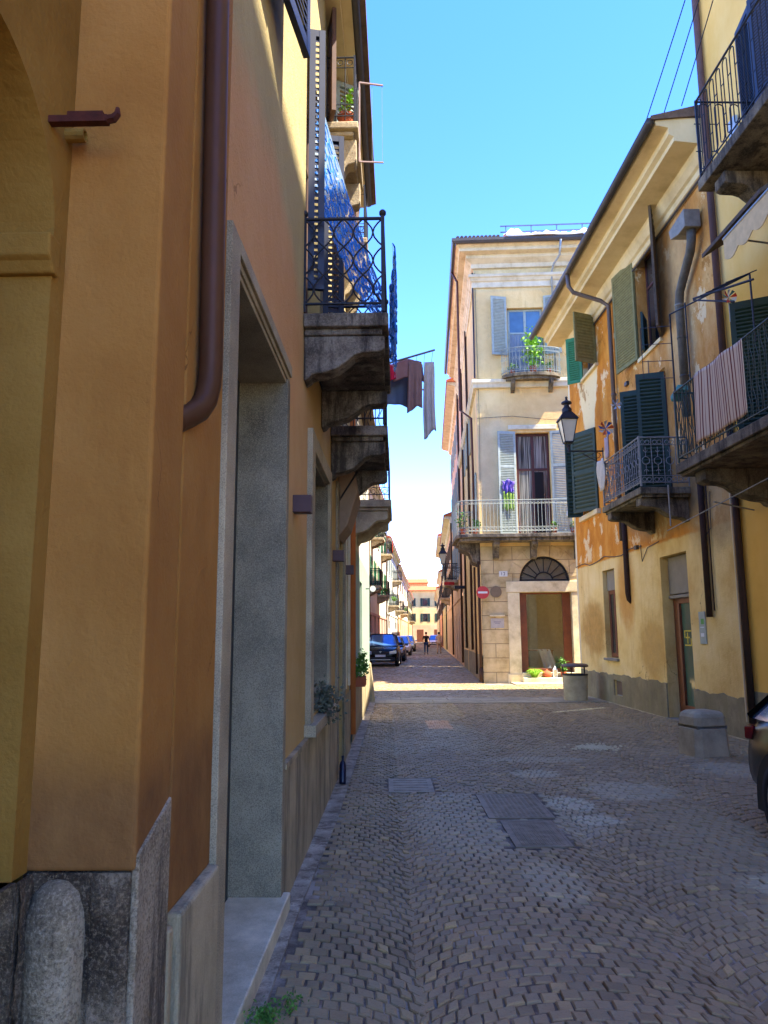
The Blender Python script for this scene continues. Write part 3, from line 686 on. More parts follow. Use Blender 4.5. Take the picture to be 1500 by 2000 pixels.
# ------------------------------------------------------------------ left side: orange building with the two dark balconies
t = thing('orange_building', 'orange and olive plastered building with granite door frame and dark balconies, along the left edge', 'building', LP(2.43), LRZ)
X = lambda Y: Y - 2.43
XE = X(11.3)
holes = [(X(3.25), X(4.75), .1, 3.2, .3), (X(6.2), X(7.6), .95, 3.1, .28), (X(9.0), X(9.95), .05, 3.2, .25), (X(10.4), X(11.0), 1.0, 3.1, .2),
         (X(2.75), X(3.75), 5.3, 7.4), (X(5.75), X(6.9), 4.08, 6.6), (X(8.4), X(9.3), 3.9, 6.4), (X(7.5), X(8.3), 6.95, 8.2), (X(9.9), X(10.7), 7.0, 8.2)]
m = MB(); m.wall(0, XE, 0, 8.4, holes, dep=.22); m.shell(0, XE, .001, 8, 0, 8.4); m.build('wall', 'l1wall', t)
m = MB(); m.prism([(-.42, 8.42), (-.42, 8.5), (4, 10.0), (8, 8.5), (8, 8.38), (-.3, 8.38)], 'x', -.2, XE+.1); m.build('roof', 'tile_dark', t)
m = MB(); m.tube([(-.1, -.3, 8.40), (XE+.05, -.3, 8.40)], .06, 10); o = m.build('gutter', 'gutter_dark', t, smooth=True)
m = MB(); m.box(0, XE, -.27, 0, 8.3, 8.38).box(0, XE, -.16, 0, 8.2, 8.3); m.build('cornice', 'r2cornice', t)
# door
m = MB(); a = X(3.0)
m.box(a, X(3.17), -.035, .02, 0, 3.33).box(X(3.17), X(3.215), -.022, .02, .0, 3.245).box(X(3.215), X(3.25), -.012, .28, 0, 3.2)
m.box(X(3.17), X(4.82), -.036, .02, 3.26, 3.332).box(X(3.215), X(4.82), -.022, .02, 3.225, 3.26).box(X(3.25), X(4.75), -.012, .28, 3.195, 3.225)
d = m.build('door_frame', 'granite', t, bevel=.004)
m = MB(); m.box(X(4.72), X(4.82), -.025, .295, .1, 3.22); m.build('jamb', 'granite_dark', d, bevel=.005)
m = MB()
for i in range(45): m.box(X(3.25), X(4.72), .285, .31 if i % 2 else .295, .1+i*.069, .1+(i+1)*.069)
m.build('rolling_shutter', 'rolldark', d)
MB().box(X(3.0), X(4.82), -.065, .284, -.01, .108).build('threshold', 'marble', t, bevel=.008)
m = MB(); m.box(X(2.49), X(2.995), -.05, .02, 0, .77); m.build('stone_plinth', 'grey_plinth', t, bevel=.012)
m = MB(); m.box(X(2.435), X(2.485), -.03, .02, 0, .74); m.build('plinth_end', 'grey_plinth', t, bevel=.01)
m = MB(); m.box(X(2.475), X(2.995), -.012, .01, .772, 8.3); m.build('plaster_strip', 'orange_pier', t, bevel=.006)
m = MB(); m.wall(X(4.82), XE, 0, .83, [(X(9.0), X(9.95), 0, .84)], y=-.025, dep=.03); m.box(X(4.82), X(6.0), -.035, 0, .80, .835).box(X(7.8), X(8.8), -.035, 0, .8, .835)
m.build('plinth', 'grey_plinth', t)
# shop window with sill planter
m = MB(); m.box(X(6.0), X(6.2), -.045, .02, .836, 3.25).box(X(6.2), X(7.6), -.045, .02, 3.1, 3.25).box(X(7.6), X(7.8), -.045, .02, .836, 3.25).box(X(5.95), X(7.85), -.09, .28, .84, .93)
w1 = m.build('window_frame', 'granite', t, bevel=.006)
m = MB(); m.box(X(7.57), X(7.6), -.02, .27, .95, 3.1).box(X(6.2), X(7.57), 0.0, .27, 3.07, 3.1); m.build('reveal', 'granite_dark', w1)
window(t, X(6.2), X(7.57), .95, 3.07, .2, 'rolldark', 'pane_blue', mull=1)
m = MB(); m.box(X(8.8), X(9.0), -.03, .24, .0, 3.38).box(X(9.0), X(9.95), -.03, .1, 3.2, 3.38).box(X(9.95), X(10.15), -.03, .24, 0, 3.38); w2 = m.build('door_frame', 'granite_dark', t, bevel=.006)
MB().box(X(9.0), X(9.95), .2, .24, .05, 3.2).build('door', 'navy', w2)
window(t, X(10.4), X(11.0), 1.0, 3.1, .12, 'wood_grey', 'pane')
m = MB(); m.box(X(10.28), X(10.4), -.03, .05, .9, 3.22).box(X(11.0), X(11.12), -.03, .05, .9, 3.22).box(X(10.4), X(11.0), -.03, .05, 3.1, 3.22); m.build('window_frame', 'surround', t)
# upper openings
window(t, X(2.75), X(3.75), 5.3, 7.4, .12, 'brownblind', 'pane')
MB().box(X(2.7), X(3.85), -.1, .02, 5.2, 5.29).build('sill', 'slab', t, bevel=.01)
shutter(t, X(3.75), 5.25, 7.4, .66, -1, 172, 'navy', y=-.07)
window(t, X(5.75), X(6.9), 4.08, 6.6, .12, 'brownblind', 'pane', trans=(6.0,))
shutter(t, X(5.72), 4.3, 6.6, .13, 1, 80, 'navy', y=-.02); shutter(t, X(6.95), 4.3, 6.5, .2, -1, 100, 'navy', y=-.02)
window(t, X(8.4), X(9.3), 3.9, 6.4, .12, 'brownblind', 'pane'); shutter(t, X(8.4), 4.1, 6.35, .3, 1, 160, 'brownblind', y=-.02)
window(t, X(7.5), X(8.3), 6.95, 8.2, .1, 'brownblind', 'pane'); shutter(t, X(7.5), 6.98, 8.18, .3, 1, 165, 'brownblind', y=-.02); shutter(t, X(8.3), 6.98, 8.18, .3, -1, 120, 'bluegrey', y=-.02)
window(t, X(9.9), X(10.7), 7.0, 8.2, .1, 'brownblind', 'pane'); shutter(t, X(9.9), 7.0, 8.18, .4, 1, 150, 'brownblind', y=-.02)
balcony(t, X(5.62), X(7.35), 4.06, .66, 'slab', 'iron', 'lattice', .80, .11, [X(5.79), X(7.15)], .36, .2, .95, True, .009)
balcony(t, X(8.04), X(9.9), 3.83, .62, 'slab', 'iron', 'wavy', .87, .11, [X(8.22), X(9.7)], .40, .2, .95, False, .008)
balcony(t, X(7.35), X(8.5), 6.95, .34, 'slab_pale', 'iron', 'bars', .78, .08, [X(7.55), X(8.35)], .75, .16, .92, False, .006, cmat='slab_pale')
balcony(t, X(9.75), X(10.9), 6.95, .34, 'slab_pale', 'iron', 'bars', .78, .08, [X(9.95), X(10.7)], .75, .16, .92, False, .006, cmat='slab_pale')
m = MB(); px = X(2.6)
m.tube([(px-.24, -.06, 8.4), (px, -.06, 2.54), (px-.004, -.058, 2.47), (px-.02, -.05, 2.41), (px-.05, -.035, 2.365), (px-.10, -.012, 2.33), (px-.16, .01, 2.295), (px-.2, .02, 2.275)], .042, 18)
m.build('downpipe', 'brown_pipe', t, smooth=True)
m.build('downpipe', 'brown_pipe', t, smooth=True)
m = MB(); m.tube([(XE+.03, -.05, 8.2), (XE+.03, -.05, .2)], .045, 10); m.build('downpipe', flat('orange_pipe', '#b86a35'), t, smooth=True)

# wall lights
l0 = MB().box(-.055, .055, -.125, 0, -.06, .06).box(-.035, .035, -.126, -.02, -.062, .062).build('wall_light', plain('plum_brown_metal', '#4a3434', .5, .2), bevel=.004)
tag(l0, 'square plum brown wall light, nearest of three along the left wall', 'wall light', 'square lights on the left wall', LP(5.23), LRZ); l0.location.z = 2.49
for i, Y in enumerate((8.45, 10.3)):
    q = l0.copy(); COL.objects.link(q); q.location = LP(Y); q.location.z = 2.46
    q['label'] = ['square plum brown wall light, middle one of three along the left wall', 'square plum brown wall light, farthest of three along the left wall'][i]
# sill plants
def at(o, loc): o.location = loc; return o
o = bush('dry_plant', 'leaf_dry', (0, 0, 0), (.16, .12, .16), 420, .05); tag(o, 'dry grey trailing plant on the granite window sill', 'plant', loc=(lx(7.0)+.10, 6.95, .98))
m = MB(); m.box(-.25, .25, -.09, .06, 0, .14); o = m.build('planter', 'pot', bevel=.01); tag(o, 'small window box on the sill with yellowish leafy plant', 'planter', loc=(LP(12.0, .12)[0], 12.0, .83), rz=LRZ)
o = bush('leafy_plant', 'leaf', (0, 0, 0), (.14, .3, .2), 320, .07); tag(o, 'green leafy plant growing from the small window box on the left', 'plant', loc=(LP(12.0, .12)[0], 12.0, 1.1))
o = bush('weed', 'leaf', (0, 0, 0), (.09, .12, .05), 380, .02); tag(o, 'green weeds sprouting between cobbles at the marble threshold', 'weed', loc=(-.46, 3.5, .035)); o['kind'] = 'stuff'
m = MB(); m.lathe([(.035, 0), (.038, .02), (.038, .19), (.03, .22), (.014, .24), (.014, .27), (.017, .272), (.017, .29)], (0, 0, 0), 14); m.xf = Matrix.Rotation(rad(-14), 4, 'X')
tag(m.build('bottle', plain('navy_plastic', '#161a30', .3), smooth=True), 'dark navy bottle leaning at the foot of the left wall', 'bottle', loc=(lx(8.6)+.1, 8.6, .02))
# lace sheet
def sheet():
    A0, A1 = Vector((-.58, 5.95, 5.35)), Vector((-.57, 6.2, 6.4)); B0, B1 = Vector((.0, 6.05, 4.12)), Vector((.03, 7.15, 4.9))
    def f(u, v):
        p = A0.lerp(A1, v).lerp(B0.lerp(B1, v), u); p.z -= .16*math.sin(math.pi*u)*(1-.3*v); p.z += .015*math.sin(v*19+u*5); p.y += .02*math.sin(u*14+v*3); return p
    def g(u, v):
        Y = 6.0 + u*1.25; L = .95 - .2*u
        return Vector((lx(Y)+.69 + .012*math.sin(u*26) + .02*math.sin(u*7+v*2), Y, 4.84 - L*v))
    o = MB().grid(lambda u, v: tuple(f(u, v)), 40, 22).build('lace_sheet', 'net', smooth=True)
    tag(o, 'blue lace curtain with dark swirls slung from the wall to the near balcony rail', 'curtain')
    MB().grid(lambda u, v: tuple(g(u, v)), 30, 20).build('lace_hem', 'net', o, smooth=True)
    rr = random.Random(4)
    def scrolls(fn, LU, LV, off, n):
        m = MB(); cell = .105
        for i in range(int(LU/cell)):
            for j in range(int(LV/cell)):
                cu, cv = (i+.5+.25*(j % 2))*cell, (j+.5)*cell; a0 = rr.random()*6.28; sg = rr.choice((-1, 1)); pts = []
                for q in range(15):
                    tt = q/14; r_ = .012+.06*tt; a = a0+sg*tt*5.6
                    uu, vv = (cu+r_*math.cos(a))/LU, (cv+r_*math.sin(a))/LV
                    pts.append(fn(min(1, max(0, uu)), min(1, max(0, vv)))+off)
                m.tube(pts, [.004+.006*math.sin(math.pi*q/14) for q in range(15)], 4)
        return m
    scrolls(f, 1.45, 1.1, Vector((-.004, -.006, -.004)), 0).build('scroll_pattern', 'scroll_blue', o)
    scrolls(g, 1.25, .9, Vector((.004, 0, 0)), 0).build('scroll_pattern', 'scroll_blue', o)
k = NM('blue_net', .95, 0, .05); k.col(C('#9cbce0')); k.b.inputs['Alpha'].default_value = .34; M['net'] = k.m
M['scroll_blue'] = plain('blue_scroll_thread', '#2a6cc0', .9, 0, .1, .1)
sheet()
# laundry rack on the second balcony
t = thing('laundry_rack', 'metal laundry rack reaching out from the second left balcony', 'laundry rack', (lx(8.9)+.60, 8.9, 4.71))
m = MB(); m.tube([(0, -.35, 0), (.55, -.55, .09)], .012, 5).tube([(0, .75, 0), (.55, .65, .02)], .012, 5); m.build('arm', 'iron_grey', t)
m = MB()
for i in range(6): q = .08+i*.09; m.tube([(q, -.37-q*.36, .005+q*.16), (q, .74-q*.1, .0)], .0025, 4)
m.build('line', 'iron_pale', t)
bx, by, bz = lx(8.9)+.60, 8.9, 4.71
def garment(name, label, mat, x0, x1, y, front, back, sag=.04, seed=0, fold=.02):
    """cloth draped over the lines from x0 to x1: falls FRONT towards the camera side and BACK behind"""
    r = random.Random(seed); a, b = r.random()*6, r.random()*6
    def f(u, v):
        x = x0+(x1-x0)*u; L = front+back; d_ = v*L
        ragged = 1+.06*math.sin(u*4+a)
        if d_ < front: q = (front-d_)*ragged; yy = y-.03-.04*q; z = -q
        else: q = (d_-front)*ragged; yy = y+.03+.05*q; z = -q
        return (x+.006*math.sin(q*6+a)-(.5-u)*.25*q*(x1-x0), yy+fold*math.sin(u*12+b)*min(1, q*3), z-sag*math.sin(math.pi*u))
    m = MB().grid(f, 16, 20).build(name, mat, smooth=True, solid=.012); return tag(m, label, 'clothes', 'laundry on the left rack', (bx, by, bz))
garment('cloth', 'small bright red cloth hanging nearest the wall on the rack', flat('red_cloth', '#c5233f'), .01, .1, -.33, .2, .05, 0, 1)
garment('sweater', 'brown mauve sweater draped over the middle of the rack', flat('mauve_cloth', '#97706c'), .08, .42, -.3, .22, .2, -.07, 2, .03)
garment('sweater_sleeve', 'long brown sweater hanging beside the grey trousers', flat('brown_cloth', '#8a6c66'), .25, .4, -.36, .58, .1, -.02, 3)
garment('trousers', 'grey trousers hanging from the outer end of the rack', flat('grey_cloth', '#bcb5b0'), .43, .54, -.4, .88, .2, 0, 4)
garment('towel', 'slate blue cloth hanging low on the rack', flat('slate_cloth', '#626c80'), .02, .3, -.1, .45, .2, 0, 5)
# pots + drying frame on the upper balcony
for i, (Y, lab, mt, sz) in enumerate(((7.5, 'terracotta pot with tall green plant on the upper left balcony', 'leaf_bright', .3), (7.75, 'small pot with trailing lime plant on the upper left balcony', 'leaf', .2), (8.1, 'pot with bushy plant at the far end of the upper left balcony', 'leaf_bright', .2))):
    t = thing('potted_plant', lab, 'potted plant', (lx(Y)+.2-.06*i, Y, 6.95), 0, 'pots on the upper left balcony')
    MB().lathe([(.06, 0), (.085, .14), (.095, .14), (.095, .17), (.08, .17)], (0, 0, 0), 12).build('pot', 'pot', t); bush('foliage', mt, (0, 0, .17+sz*.6), (.07, .07, sz*.6), 120, .05, t)
t = thing('drying_rack', 'thin wall rods and cords of a drying rack beside the upper left balcony', 'drying frame', (lx(7.6)+.34, 7.6, 7.6))
m = MB(); m.tube([(0, 0, 0), (.26, .05, 0)], .012, 5).tube([(.0, 0, -.95), (.26, .05, -.93)], .01, 5).tube([(0, 0, 0), (0, 0, -.95)], .01, 5)
m.build('rod', flat('rose_grey_metal', '#a58f8c'), t)
MB().tube([(.25, .05, 0), (.25, .05, -.93)], .0025, 4).tube([(.14, .03, 0), (.14, .03, -.93)], .0025, 4).build('cord', 'iron_pale', t)
# folded awning
t = thing('folded_awning', 'folded brown and cream awning hanging by the far door on the left wall', 'awning', LP(9.6), LRZ)
MB().prism([(0, 3.75), (-.2, 3.55), (-.24, 3.3), (-.12, 2.9), (0, 2.75)], 'x', -.5, .3).build('canvas', flat('taupe_canvas', '#8c7763'), t, bevel=.02)
MB().tube([(-.5, -.24, 3.55), (-.5, -.02, 3.2)], .012, 5).tube([(.3, -.24, 3.55), (.3, -.02, 3.2)], .012, 5).build('arm', 'iron', t)

# ------------------------------------------------------------------ left side: pale green house at the crossing
t = thing('pale_green_house', 'low pale house with sage green ground floor at the far left corner of the crossing', 'building', LP(11.75), LRZ)
X = lambda Y: Y - 11.75; XE = X(19.2)
M['l3wall'] = plaster('sage_and_cream_plaster', '#cfcab6', '#b5b09c', '#dedac8', 1, .4, .2, layers=(L_below(3.05, .04, ('#7f9484', '#8da391', '#9ab09e'), .02),))
m = MB(); m.wall(0, XE, 0, 6.0, [(X(12.4), X(13.4), 3.85, 5.7), (X(14.4), X(15.3), .1, 2.6), (X(16.5), X(17.4), 3.9, 5.6), (X(12.2), X(13.2), .9, 2.7)], dep=.2); m.shell(0, XE, .001, 7, 0, 6.0); m.build('wall', 'l3wall', t)
MB().prism([(-.25, 6.02), (-.25, 6.1), (3.5, 7.2), (7, 6.1), (7, 6.0), (-.1, 6.0)], 'x', -.1, XE+.15).build('roof', 'tile_dark', t)
window(t, X(12.4), X(13.4), 3.85, 5.7, .1, 'wood_grey', 'pane_curtain'); window(t, X(16.5), X(17.4), 3.9, 5.6, .1, 'white_paint', 'pane_curtain'); window(t, X(12.2), X(13.2), .9, 2.7, .12, 'white_paint', 'pane')
MB().box(X(14.4), X(15.3), .12, .18, .1, 2.6).build('door', 'green', t)
balcony(t, X(12.25), X(13.9), 3.76, .62, 'slab_pale', 'iron', 'ornate', .85, .12, [X(12.45), X(13.7)], .42, .22, .9, False, .006)
MB().prism([(0, 0), (-.14, 0), (-.04, .9), (0, .95)], 'x', XE-.35, XE+.01).build('buttress', 'grey_plinth', t, bevel=.01)
MB().wall(0, XE-.36, 0, .8, y=-.02, dep=.02).box(0, XE-.36, -.03, 0, .78, .81).build('plinth', 'grey_plinth', t)
t = thing('round_wall_sign', 'small round white hanging sign on the sage green corner', 'sign', LP(17.0), LRZ)
m = MB(); m.tube([(0, 0, 2.6), (0, -.3, 2.6)], .012, 5); m.build('bracket', 'iron', t)
m = MB(); m.lathe([(.065, -.015), (.065, .015)], (0, 0, 0), 18); m.xf = Matrix.Translation((0, -.16, 2.6)) @ Matrix.Rotation(rad(90), 4, 'Y'); m.build('disc', 'white_paint', t)

# ------------------------------------------------------------------ right side: low peeling house
Y0 = 20.7
t = thing('peeling_house', 'low yellow house with peeling ochre plaster and deep cream eaves, on the right', 'building', RP(Y0), RRZ)
X = lambda Y: Y0 - Y
XE = X(11.55)
H2 = [(X(18.55), X(17.65), 1.03, 3.08, .2), (X(14.85), X(13.6), .02, 3.04, .3), (X(19.3), X(18.1), 8.15, 9.35, .2), (X(15.2), X(14.05), 7.2, 9.4, .28),
      (X(19.85), X(18.55), 4.6, 6.6, .2), (X(15.0), X(14.0), 4.03, 6.6, .25), (X(17.98), X(17.45), .2, .55, .08)]
m = MB(); m.wall(0, XE, 0, 9.6, H2, dep=.2); m.shell(0, XE, .001, 8, 0, 9.6); m.build('wall', 'r2wall', t)
# grey plinth, wavy top, cut at the door and the hatch
def plinth(xa, xb, zt, name='plinth'):
    n = max(2, int((xb-xa)/.12)); pts = [(xa + (xb-xa)*i/n, zt + .02*math.sin(i*.9)+.012*math.sin(i*2.3)) for i in range(n+1)]
    return MB().prism([(xa, 0)] + pts + [(xb, 0)], 'y', -.03, -.003).build(name, 'r2plinth', t)
plinth(0, X(18.0), .66); plinth(X(17.43), X(14.85), .67); plinth(X(13.6), XE, .62)
MB().prism([(X(18.0), 0), (X(18.0), .2), (X(17.43), .2), (X(17.43), 0)], 'y', -.03, -.003).build('plinth', 'r2plinth', t)
MB().prism([(X(18.0), .55), (X(18.0), .67), (X(17.43), .67), (X(17.43), .55)], 'y', -.03, -.003).build('plinth', 'r2plinth', t)
h_ = MB().box(X(17.98), X(17.45), .03, .05, .2, .55).build('hatch', 'zinc', t); MB().box(X(17.95), X(17.48), .022, .03, .23, .52).build('panel', 'grey_pipe', h_)
PRF = [(0, 9.2), (-.05, 9.22), (-.05, 9.33), (-.1, 9.36), (-.16, 9.48), (-.18, 9.58), (-.58, 9.62), (-.58, 9.70), (-.66, 9.74), (-.66, 9.86), (-.86, 9.9), (-.88, 10.02), (0, 10.05)]
MB().prism(PRF, 'x', .0, XE-.02).build('cornice', 'r2cornice', t, bevel=.006)
MB().prism([(-.95, 9.98), (-.95, 10.05), (4, 11.3), (8, 10.6), (8, 10.05), (-.1, 10.06)], 'x', -.15, XE+.02).build('roof', 'tile_dark', t)
m = MB(); m.tube([(-.2, -.97, 9.95), (XE, -.97, 9.95)], .075, 12); m.build('gutter', 'gutter_dark', t, smooth=True)
m = MB(); m.tube([(.3, -.045, 9.15), (XE, -.045, 9.15)], .022, 6)
m.tube([(-.1+i*.42, -.02, 3.36+.05*math.sin(i*1.3)-.02*(i % 2)) for i in range(13)], .011, 5).tube([(4.9, -.02, 3.4), (4.95, -.02, 3.05), (5.3, -.02, 3.3), (5.9, -.02, 3.35)], .009, 5)
m.tube([(5.95, -.02, 7.0), (5.9, -.02, 5.2), (5.95, -.02, 4.2)], .009, 5).tube([(8.25, -.02, 3.9), (8.2, -.02, 3.3), (7.8, -.02, 3.1)], .008, 5)
for zz in (6.9, 3.33): m.box(4.6, 4.75, -.06, -.002, zz, zz+.08)
m.build('cable', 'gutter_dark', t)
# downpipes
m = MB(); q = X(16.9)
m.tube([(q, -.97, 9.95), (q, -.95, 9.6), (q+.0, -.85, 9.45), (q+.1, -.25, 9.2), (q+.15, -.09, 9.05), (q+.15, -.08, 3.6)], .05, 12)
m.lathe([(.06, 0), (.06, .05)], (q+.15, -.08, 6.9), 12).lathe([(.06, 0), (.06, .05)], (q+.15, -.08, 5.0), 12); m.build('downpipe', 'grey_pipe', t, smooth=True)
m = MB(); m.tube([(q+.25, -.05, 4.2), (q+.25, -.05, 2.45), (q+.25, -.03, 2.32), (q+.25, .03, 2.26)], .055, 10); m.build('downpipe', flat('brown_cast_iron', '#3d2c22'), t, smooth=True)
q = X(12.7)
m = MB(); m.tube([(q, -.06, 4.6), (q, -.06, 1.85)], .05, 10).tube([(q+.14, -.03, 4.6), (q+.14, -.03, 1.95)], .012, 5); m.build('downpipe', 'brown_cast_iron', t, smooth=True)
M['flue_steel'] = plain('dull_flue_steel', '#807b6c', .6, .3, .4, .25, 8)
q = X(12.85)
m = MB(); m.tube([(q, -.13, 5.3), (q, -.13, 7.35), (q+.06, -.13, 7.55), (q+.62, -.15, 8.0), (q+.72, -.16, 8.15), (q+.74, -.16, 8.4)], .075, 12)
for zz in (6.0, 6.7, 7.3): m.lathe([(.082, 0), (.082, .03)], (q, -.13, zz), 14); f_ = m.build('flue', 'flue_steel', t, smooth=True)
m = MB(); m.prism([(q+.58, 8.34), (q+.86, 8.34), (q+.86, 8.66), (q+.2, 8.6), (q+.26, 8.42)], 'y', -.32, -.04); m.build('hood', 'flue_steel', f_, bevel=.01)
# low window and shop door
m = MB(); m.box(X(18.53), X(17.67), .1, .19, 2.6, 3.06).build('roller_box', 'rollgrey', t)
w1 = window(t, X(18.53), X(17.67), 1.05, 2.6, .12, 'wood', 'pane', fw=.09, mull=1)
MB().box(X(18.6), X(17.6), -.06, .11, .97, 1.028).build('sill', 'rollgrey', w1, bevel=.006)
MB().box(X(14.83), X(13.62), .14, .29, 2.32, 3.02).box(X(14.83), X(13.62), .12, .3, 2.24, 2.3).build('roller_box', 'rollgrey', t, bevel=.008)
d = MB().box(X(14.83), X(14.6), .2, .26, .02, 2.24).box(X(14.6), X(13.62), .2, .26, .02, .28).box(X(14.6), X(13.62), .2, .26, 2.14, 2.24).box(X(14.6), X(14.5), .17, .26, .28, 2.14).box(X(13.70), X(13.62), .19, .26, .28, 2.14).build('door', 'wood', t, bevel=.006)
MB().box(X(14.5), X(14.05), .215, .235, .28, 2.14).build('pane', 'pane_green_dark', d)
MB().box(X(14.05), X(13.7), .213, .237, .28, 2.14).build('panel', 'pane_green', d)
m = MB()
for i, (a, b, c_, e) in enumerate(((14.42, 14.12, 1.62, 1.645), (14.42, 14.12, 1.36, 1.385), (14.42, 14.39, 1.5, 1.62), (14.36, 14.2, 1.5, 1.525), (14.15, 14.12, 1.38, 1.5), (14.3, 14.27, 1.4, 1.6))): m.box(X(a), X(b), .208, .214, c_, e)
m.build('yellow_lettering', flat('yellow_film', '#c9b84a'), d)
MB().box(X(13.98), X(13.94), .16, .2, 1.02, 1.06).box(X(13.98), X(13.80), .155, .165, 1.03, 1.05).build('handle', 'iron', d)
MB().box(X(14.95), X(13.5), -.05, .3, -.01, .03).build('threshold', 'rollgrey', t)
# upper windows
window(t, X(19.28), X(18.12), 8.17, 9.33, .12, 'wood_grey', 'pane'); MB().box(X(19.4), X(18.0), -.08, .1, 8.08, 8.148).build('sill', 'r2cornice', t)
shutter(t, X(18.1), 8.15, 9.4, .62, -1, 112, 'olive', y=-.02, pitch=.075, label='faded olive shutter with broken slats')
shutter(t, X(19.3), 8.1, 9.35, .42, 1, 128, 'green_bright', y=-.02, pitch=.06, label='bright green shutter')
window(t, X(15.18), X(14.07), 7.25, 9.38, .2, 'wood_dark', 'pane', mull=1, trans=(8.7,)); MB().box(X(15.25), X(14.0), -.05, .1, 7.12, 7.198).build('sill', 'r2cornice', t)
shutter(t, X(15.22), 7.2, 9.42, .95, 1, 172, 'olive', y=-.04, pitch=.06, label='large faded olive shutter folded back')
shutter(t, X(14.0), 7.2, 9.7, .62, -1, 152, 'wood_grey', y=-.02, pitch=.08, label='weathered grey wooden shutter')
shutter(t, X(15.1), 7.2, 8.0, .5, 1, 30, 'green', y=.12, pitch=.05)
window(t, X(19.83), X(18.57), 4.62, 6.58, .12, 'wood_grey', 'pane')
shutter(t, X(19.85), 4.6, 6.62, .4, 1, 105, 'green', y=-.02, mid=(.5,), pitch=.09); shutter(t, X(18.5), 4.6, 6.65, .85, -1, 28, 'green', y=-.02, mid=(.5,), pitch=.09)
MB().box(X(20.0), X(18.4), -.1, .1, 4.48, 4.598).build('sill', 'r2cornice', t)
window(t, X(15.0), X(14.0), 4.05, 6.58, .15, 'wood_dark', 'pane', fw=.08)
shutter(t, X(14.0), 4.1, 6.5, .52, -1, 70, 'green', y=-.02, pitch=.07); shutter(t, X(15.02), 4.1, 6.5, .5, 1, 120, 'green', y=-.02, pitch=.07)
balcony(t, X(15.4), X(13.2), 4.12, .9, 'slab_ochre', 'iron_grey', 'ornate', .9, .12, [X(15.1), X(13.45)], .42, .24, .95, False, .009)
MB().box(X(20.9), X(20.7)-.004, .01, .3, 0, 9.3).build('corner_strip', 'surround', t, bevel=.01)

# ------------------------------------------------------------------ right side: tall yellow house
Y1 = 11.54
t = thing('tall_yellow_house', 'tall warm yellow house with two long balconies, cut by the right edge', 'building', RP(Y1, .03), RRZ)
X = lambda Y: Y1 - Y
m = MB(); m.wall(0, 15, 0, 16.8, [(X(10.35), X(9.2), 7.9, 10.6, .2), (X(9.9), X(8.7), 3.95, 6.2, .2), (X(7.6), X(6.4), 7.9, 10.6, .2), (X(7.2), X(6.0), 3.95, 6.2, .2), (X(9.8), X(8.4), 0, 2.6, .2), (X(6.5), X(5.0), 0, 2.6, .2)], dep=.2)
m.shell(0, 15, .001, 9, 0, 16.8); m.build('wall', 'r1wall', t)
MB().box(0, 15, -.012, -.002, 0, .75).build('plinth', 'r2plinth', t)
MB().prism([(-.5, 16.82), (-.5, 16.92), (4.5, 18.6), (9, 17.0), (9, 16.8)], 'x', -.2, 15.2).build('roof', 'tile_dark', t)
m = MB(); m.tube([(.08, -.07, 16.7), (.08, -.07, 5.4)], .055, 12); m.build('downpipe', flat('mauve_brown_pipe', '#5b4a4a'), t, smooth=True)
m = MB(); m.tube([(.08, -.06, 5.4), (.08, -.06, .25)], .052, 12); m.build('downpipe', 'brown_cast_iron', t, smooth=True)
m = MB(); m.tube([(-.08, -.05, 4.0), (-.1, -.05, .3)], .02, 8); m.build('cable_duct', 'r2cornice', t)
for (a, b) in ((10.35, 9.2), (7.6, 6.4)):
    window(t, X(a), X(b), 7.92, 10.58, .12, 'navy', 'pane', fw=.08)
shutter(t, X(10.35), 7.95, 10.55, .58, 1, 8, 'navy', y=-.03, pitch=.05); shutter(t, X(9.2), 7.95, 10.55, .56, -1, 12, 'navy', y=-.03, pitch=.05)
for (a, b) in ((9.9, 8.7), (7.2, 6.0)):
    window(t, X(a), X(b), 3.97, 6.18, .12, 'green', 'pane', fw=.08)
shutter(t, X(9.9), 4.0, 6.15, .6, 1, 120, 'green', y=-.03)
MB().box(X(9.8), X(8.4), .12, .18, 0, 2.6).build('door', 'wood', t); MB().box(X(6.5), X(5.0), .12, .18, 0, 2.6).build('door', 'wood', t)
MB().box(X(10.75), X(10.55), -.06, -.002, 8.9, 9.35).build('meter_box', flat('pale_blue_plastic', '#a3b4c4'), t, bevel=.01)
balcony(t, X(10.05), X(4.82), 7.92, .93, 'slab_ochre', 'iron', 'loops', 1.22, .16, [X(9.6), X(7.5), X(5.3)], .5, .3, .9, False, .009, lip=False)
balcony(t, X(11.0), X(4.82), 4.02, 1.13, 'slab_ochre', 'iron_green', 'wavy', 1.08, .14, [X(10.5), X(8.4), X(6.0)], .5, .34, .88, False, .009)

# things hung on the lower balcony
def rp(Y, n, z): x, y, _ = RP(Y, n); return (x, y, z)
t = thing('striped_awning', 'cream awning with scalloped valance above the lower right balcony', 'awning', rp(9.3, .05, 0), RRZ)
m = MB(); m.grid(lambda u, v: (u*4.5, -.02-.95*v, 7.35-.72*v+.03*math.sin(u*25)*v*(1-v)), 30, 6); m.build('canvas', flat('cream_canvas', '#dcc48c'), t, solid=.008)
m = MB(); pts = [(i*.06, 6.36 - .07*abs(math.sin(i*math.pi/6))) for i in range(76)]
m.prism([(0, 6.62)] + pts + [(4.5, 6.62)], 'y', -.985, -.975); m.build('valance', flat('cream_canvas', '#dcc48c'), t)
m = MB(); m.tube([(0, -.98, 6.63), (4.5, -.98, 6.63)], .02, 8).tube([(.05, -.98, 6.63), (.05, -.02, 6.5)], .014, 6); m.build('arm', 'zinc', t)
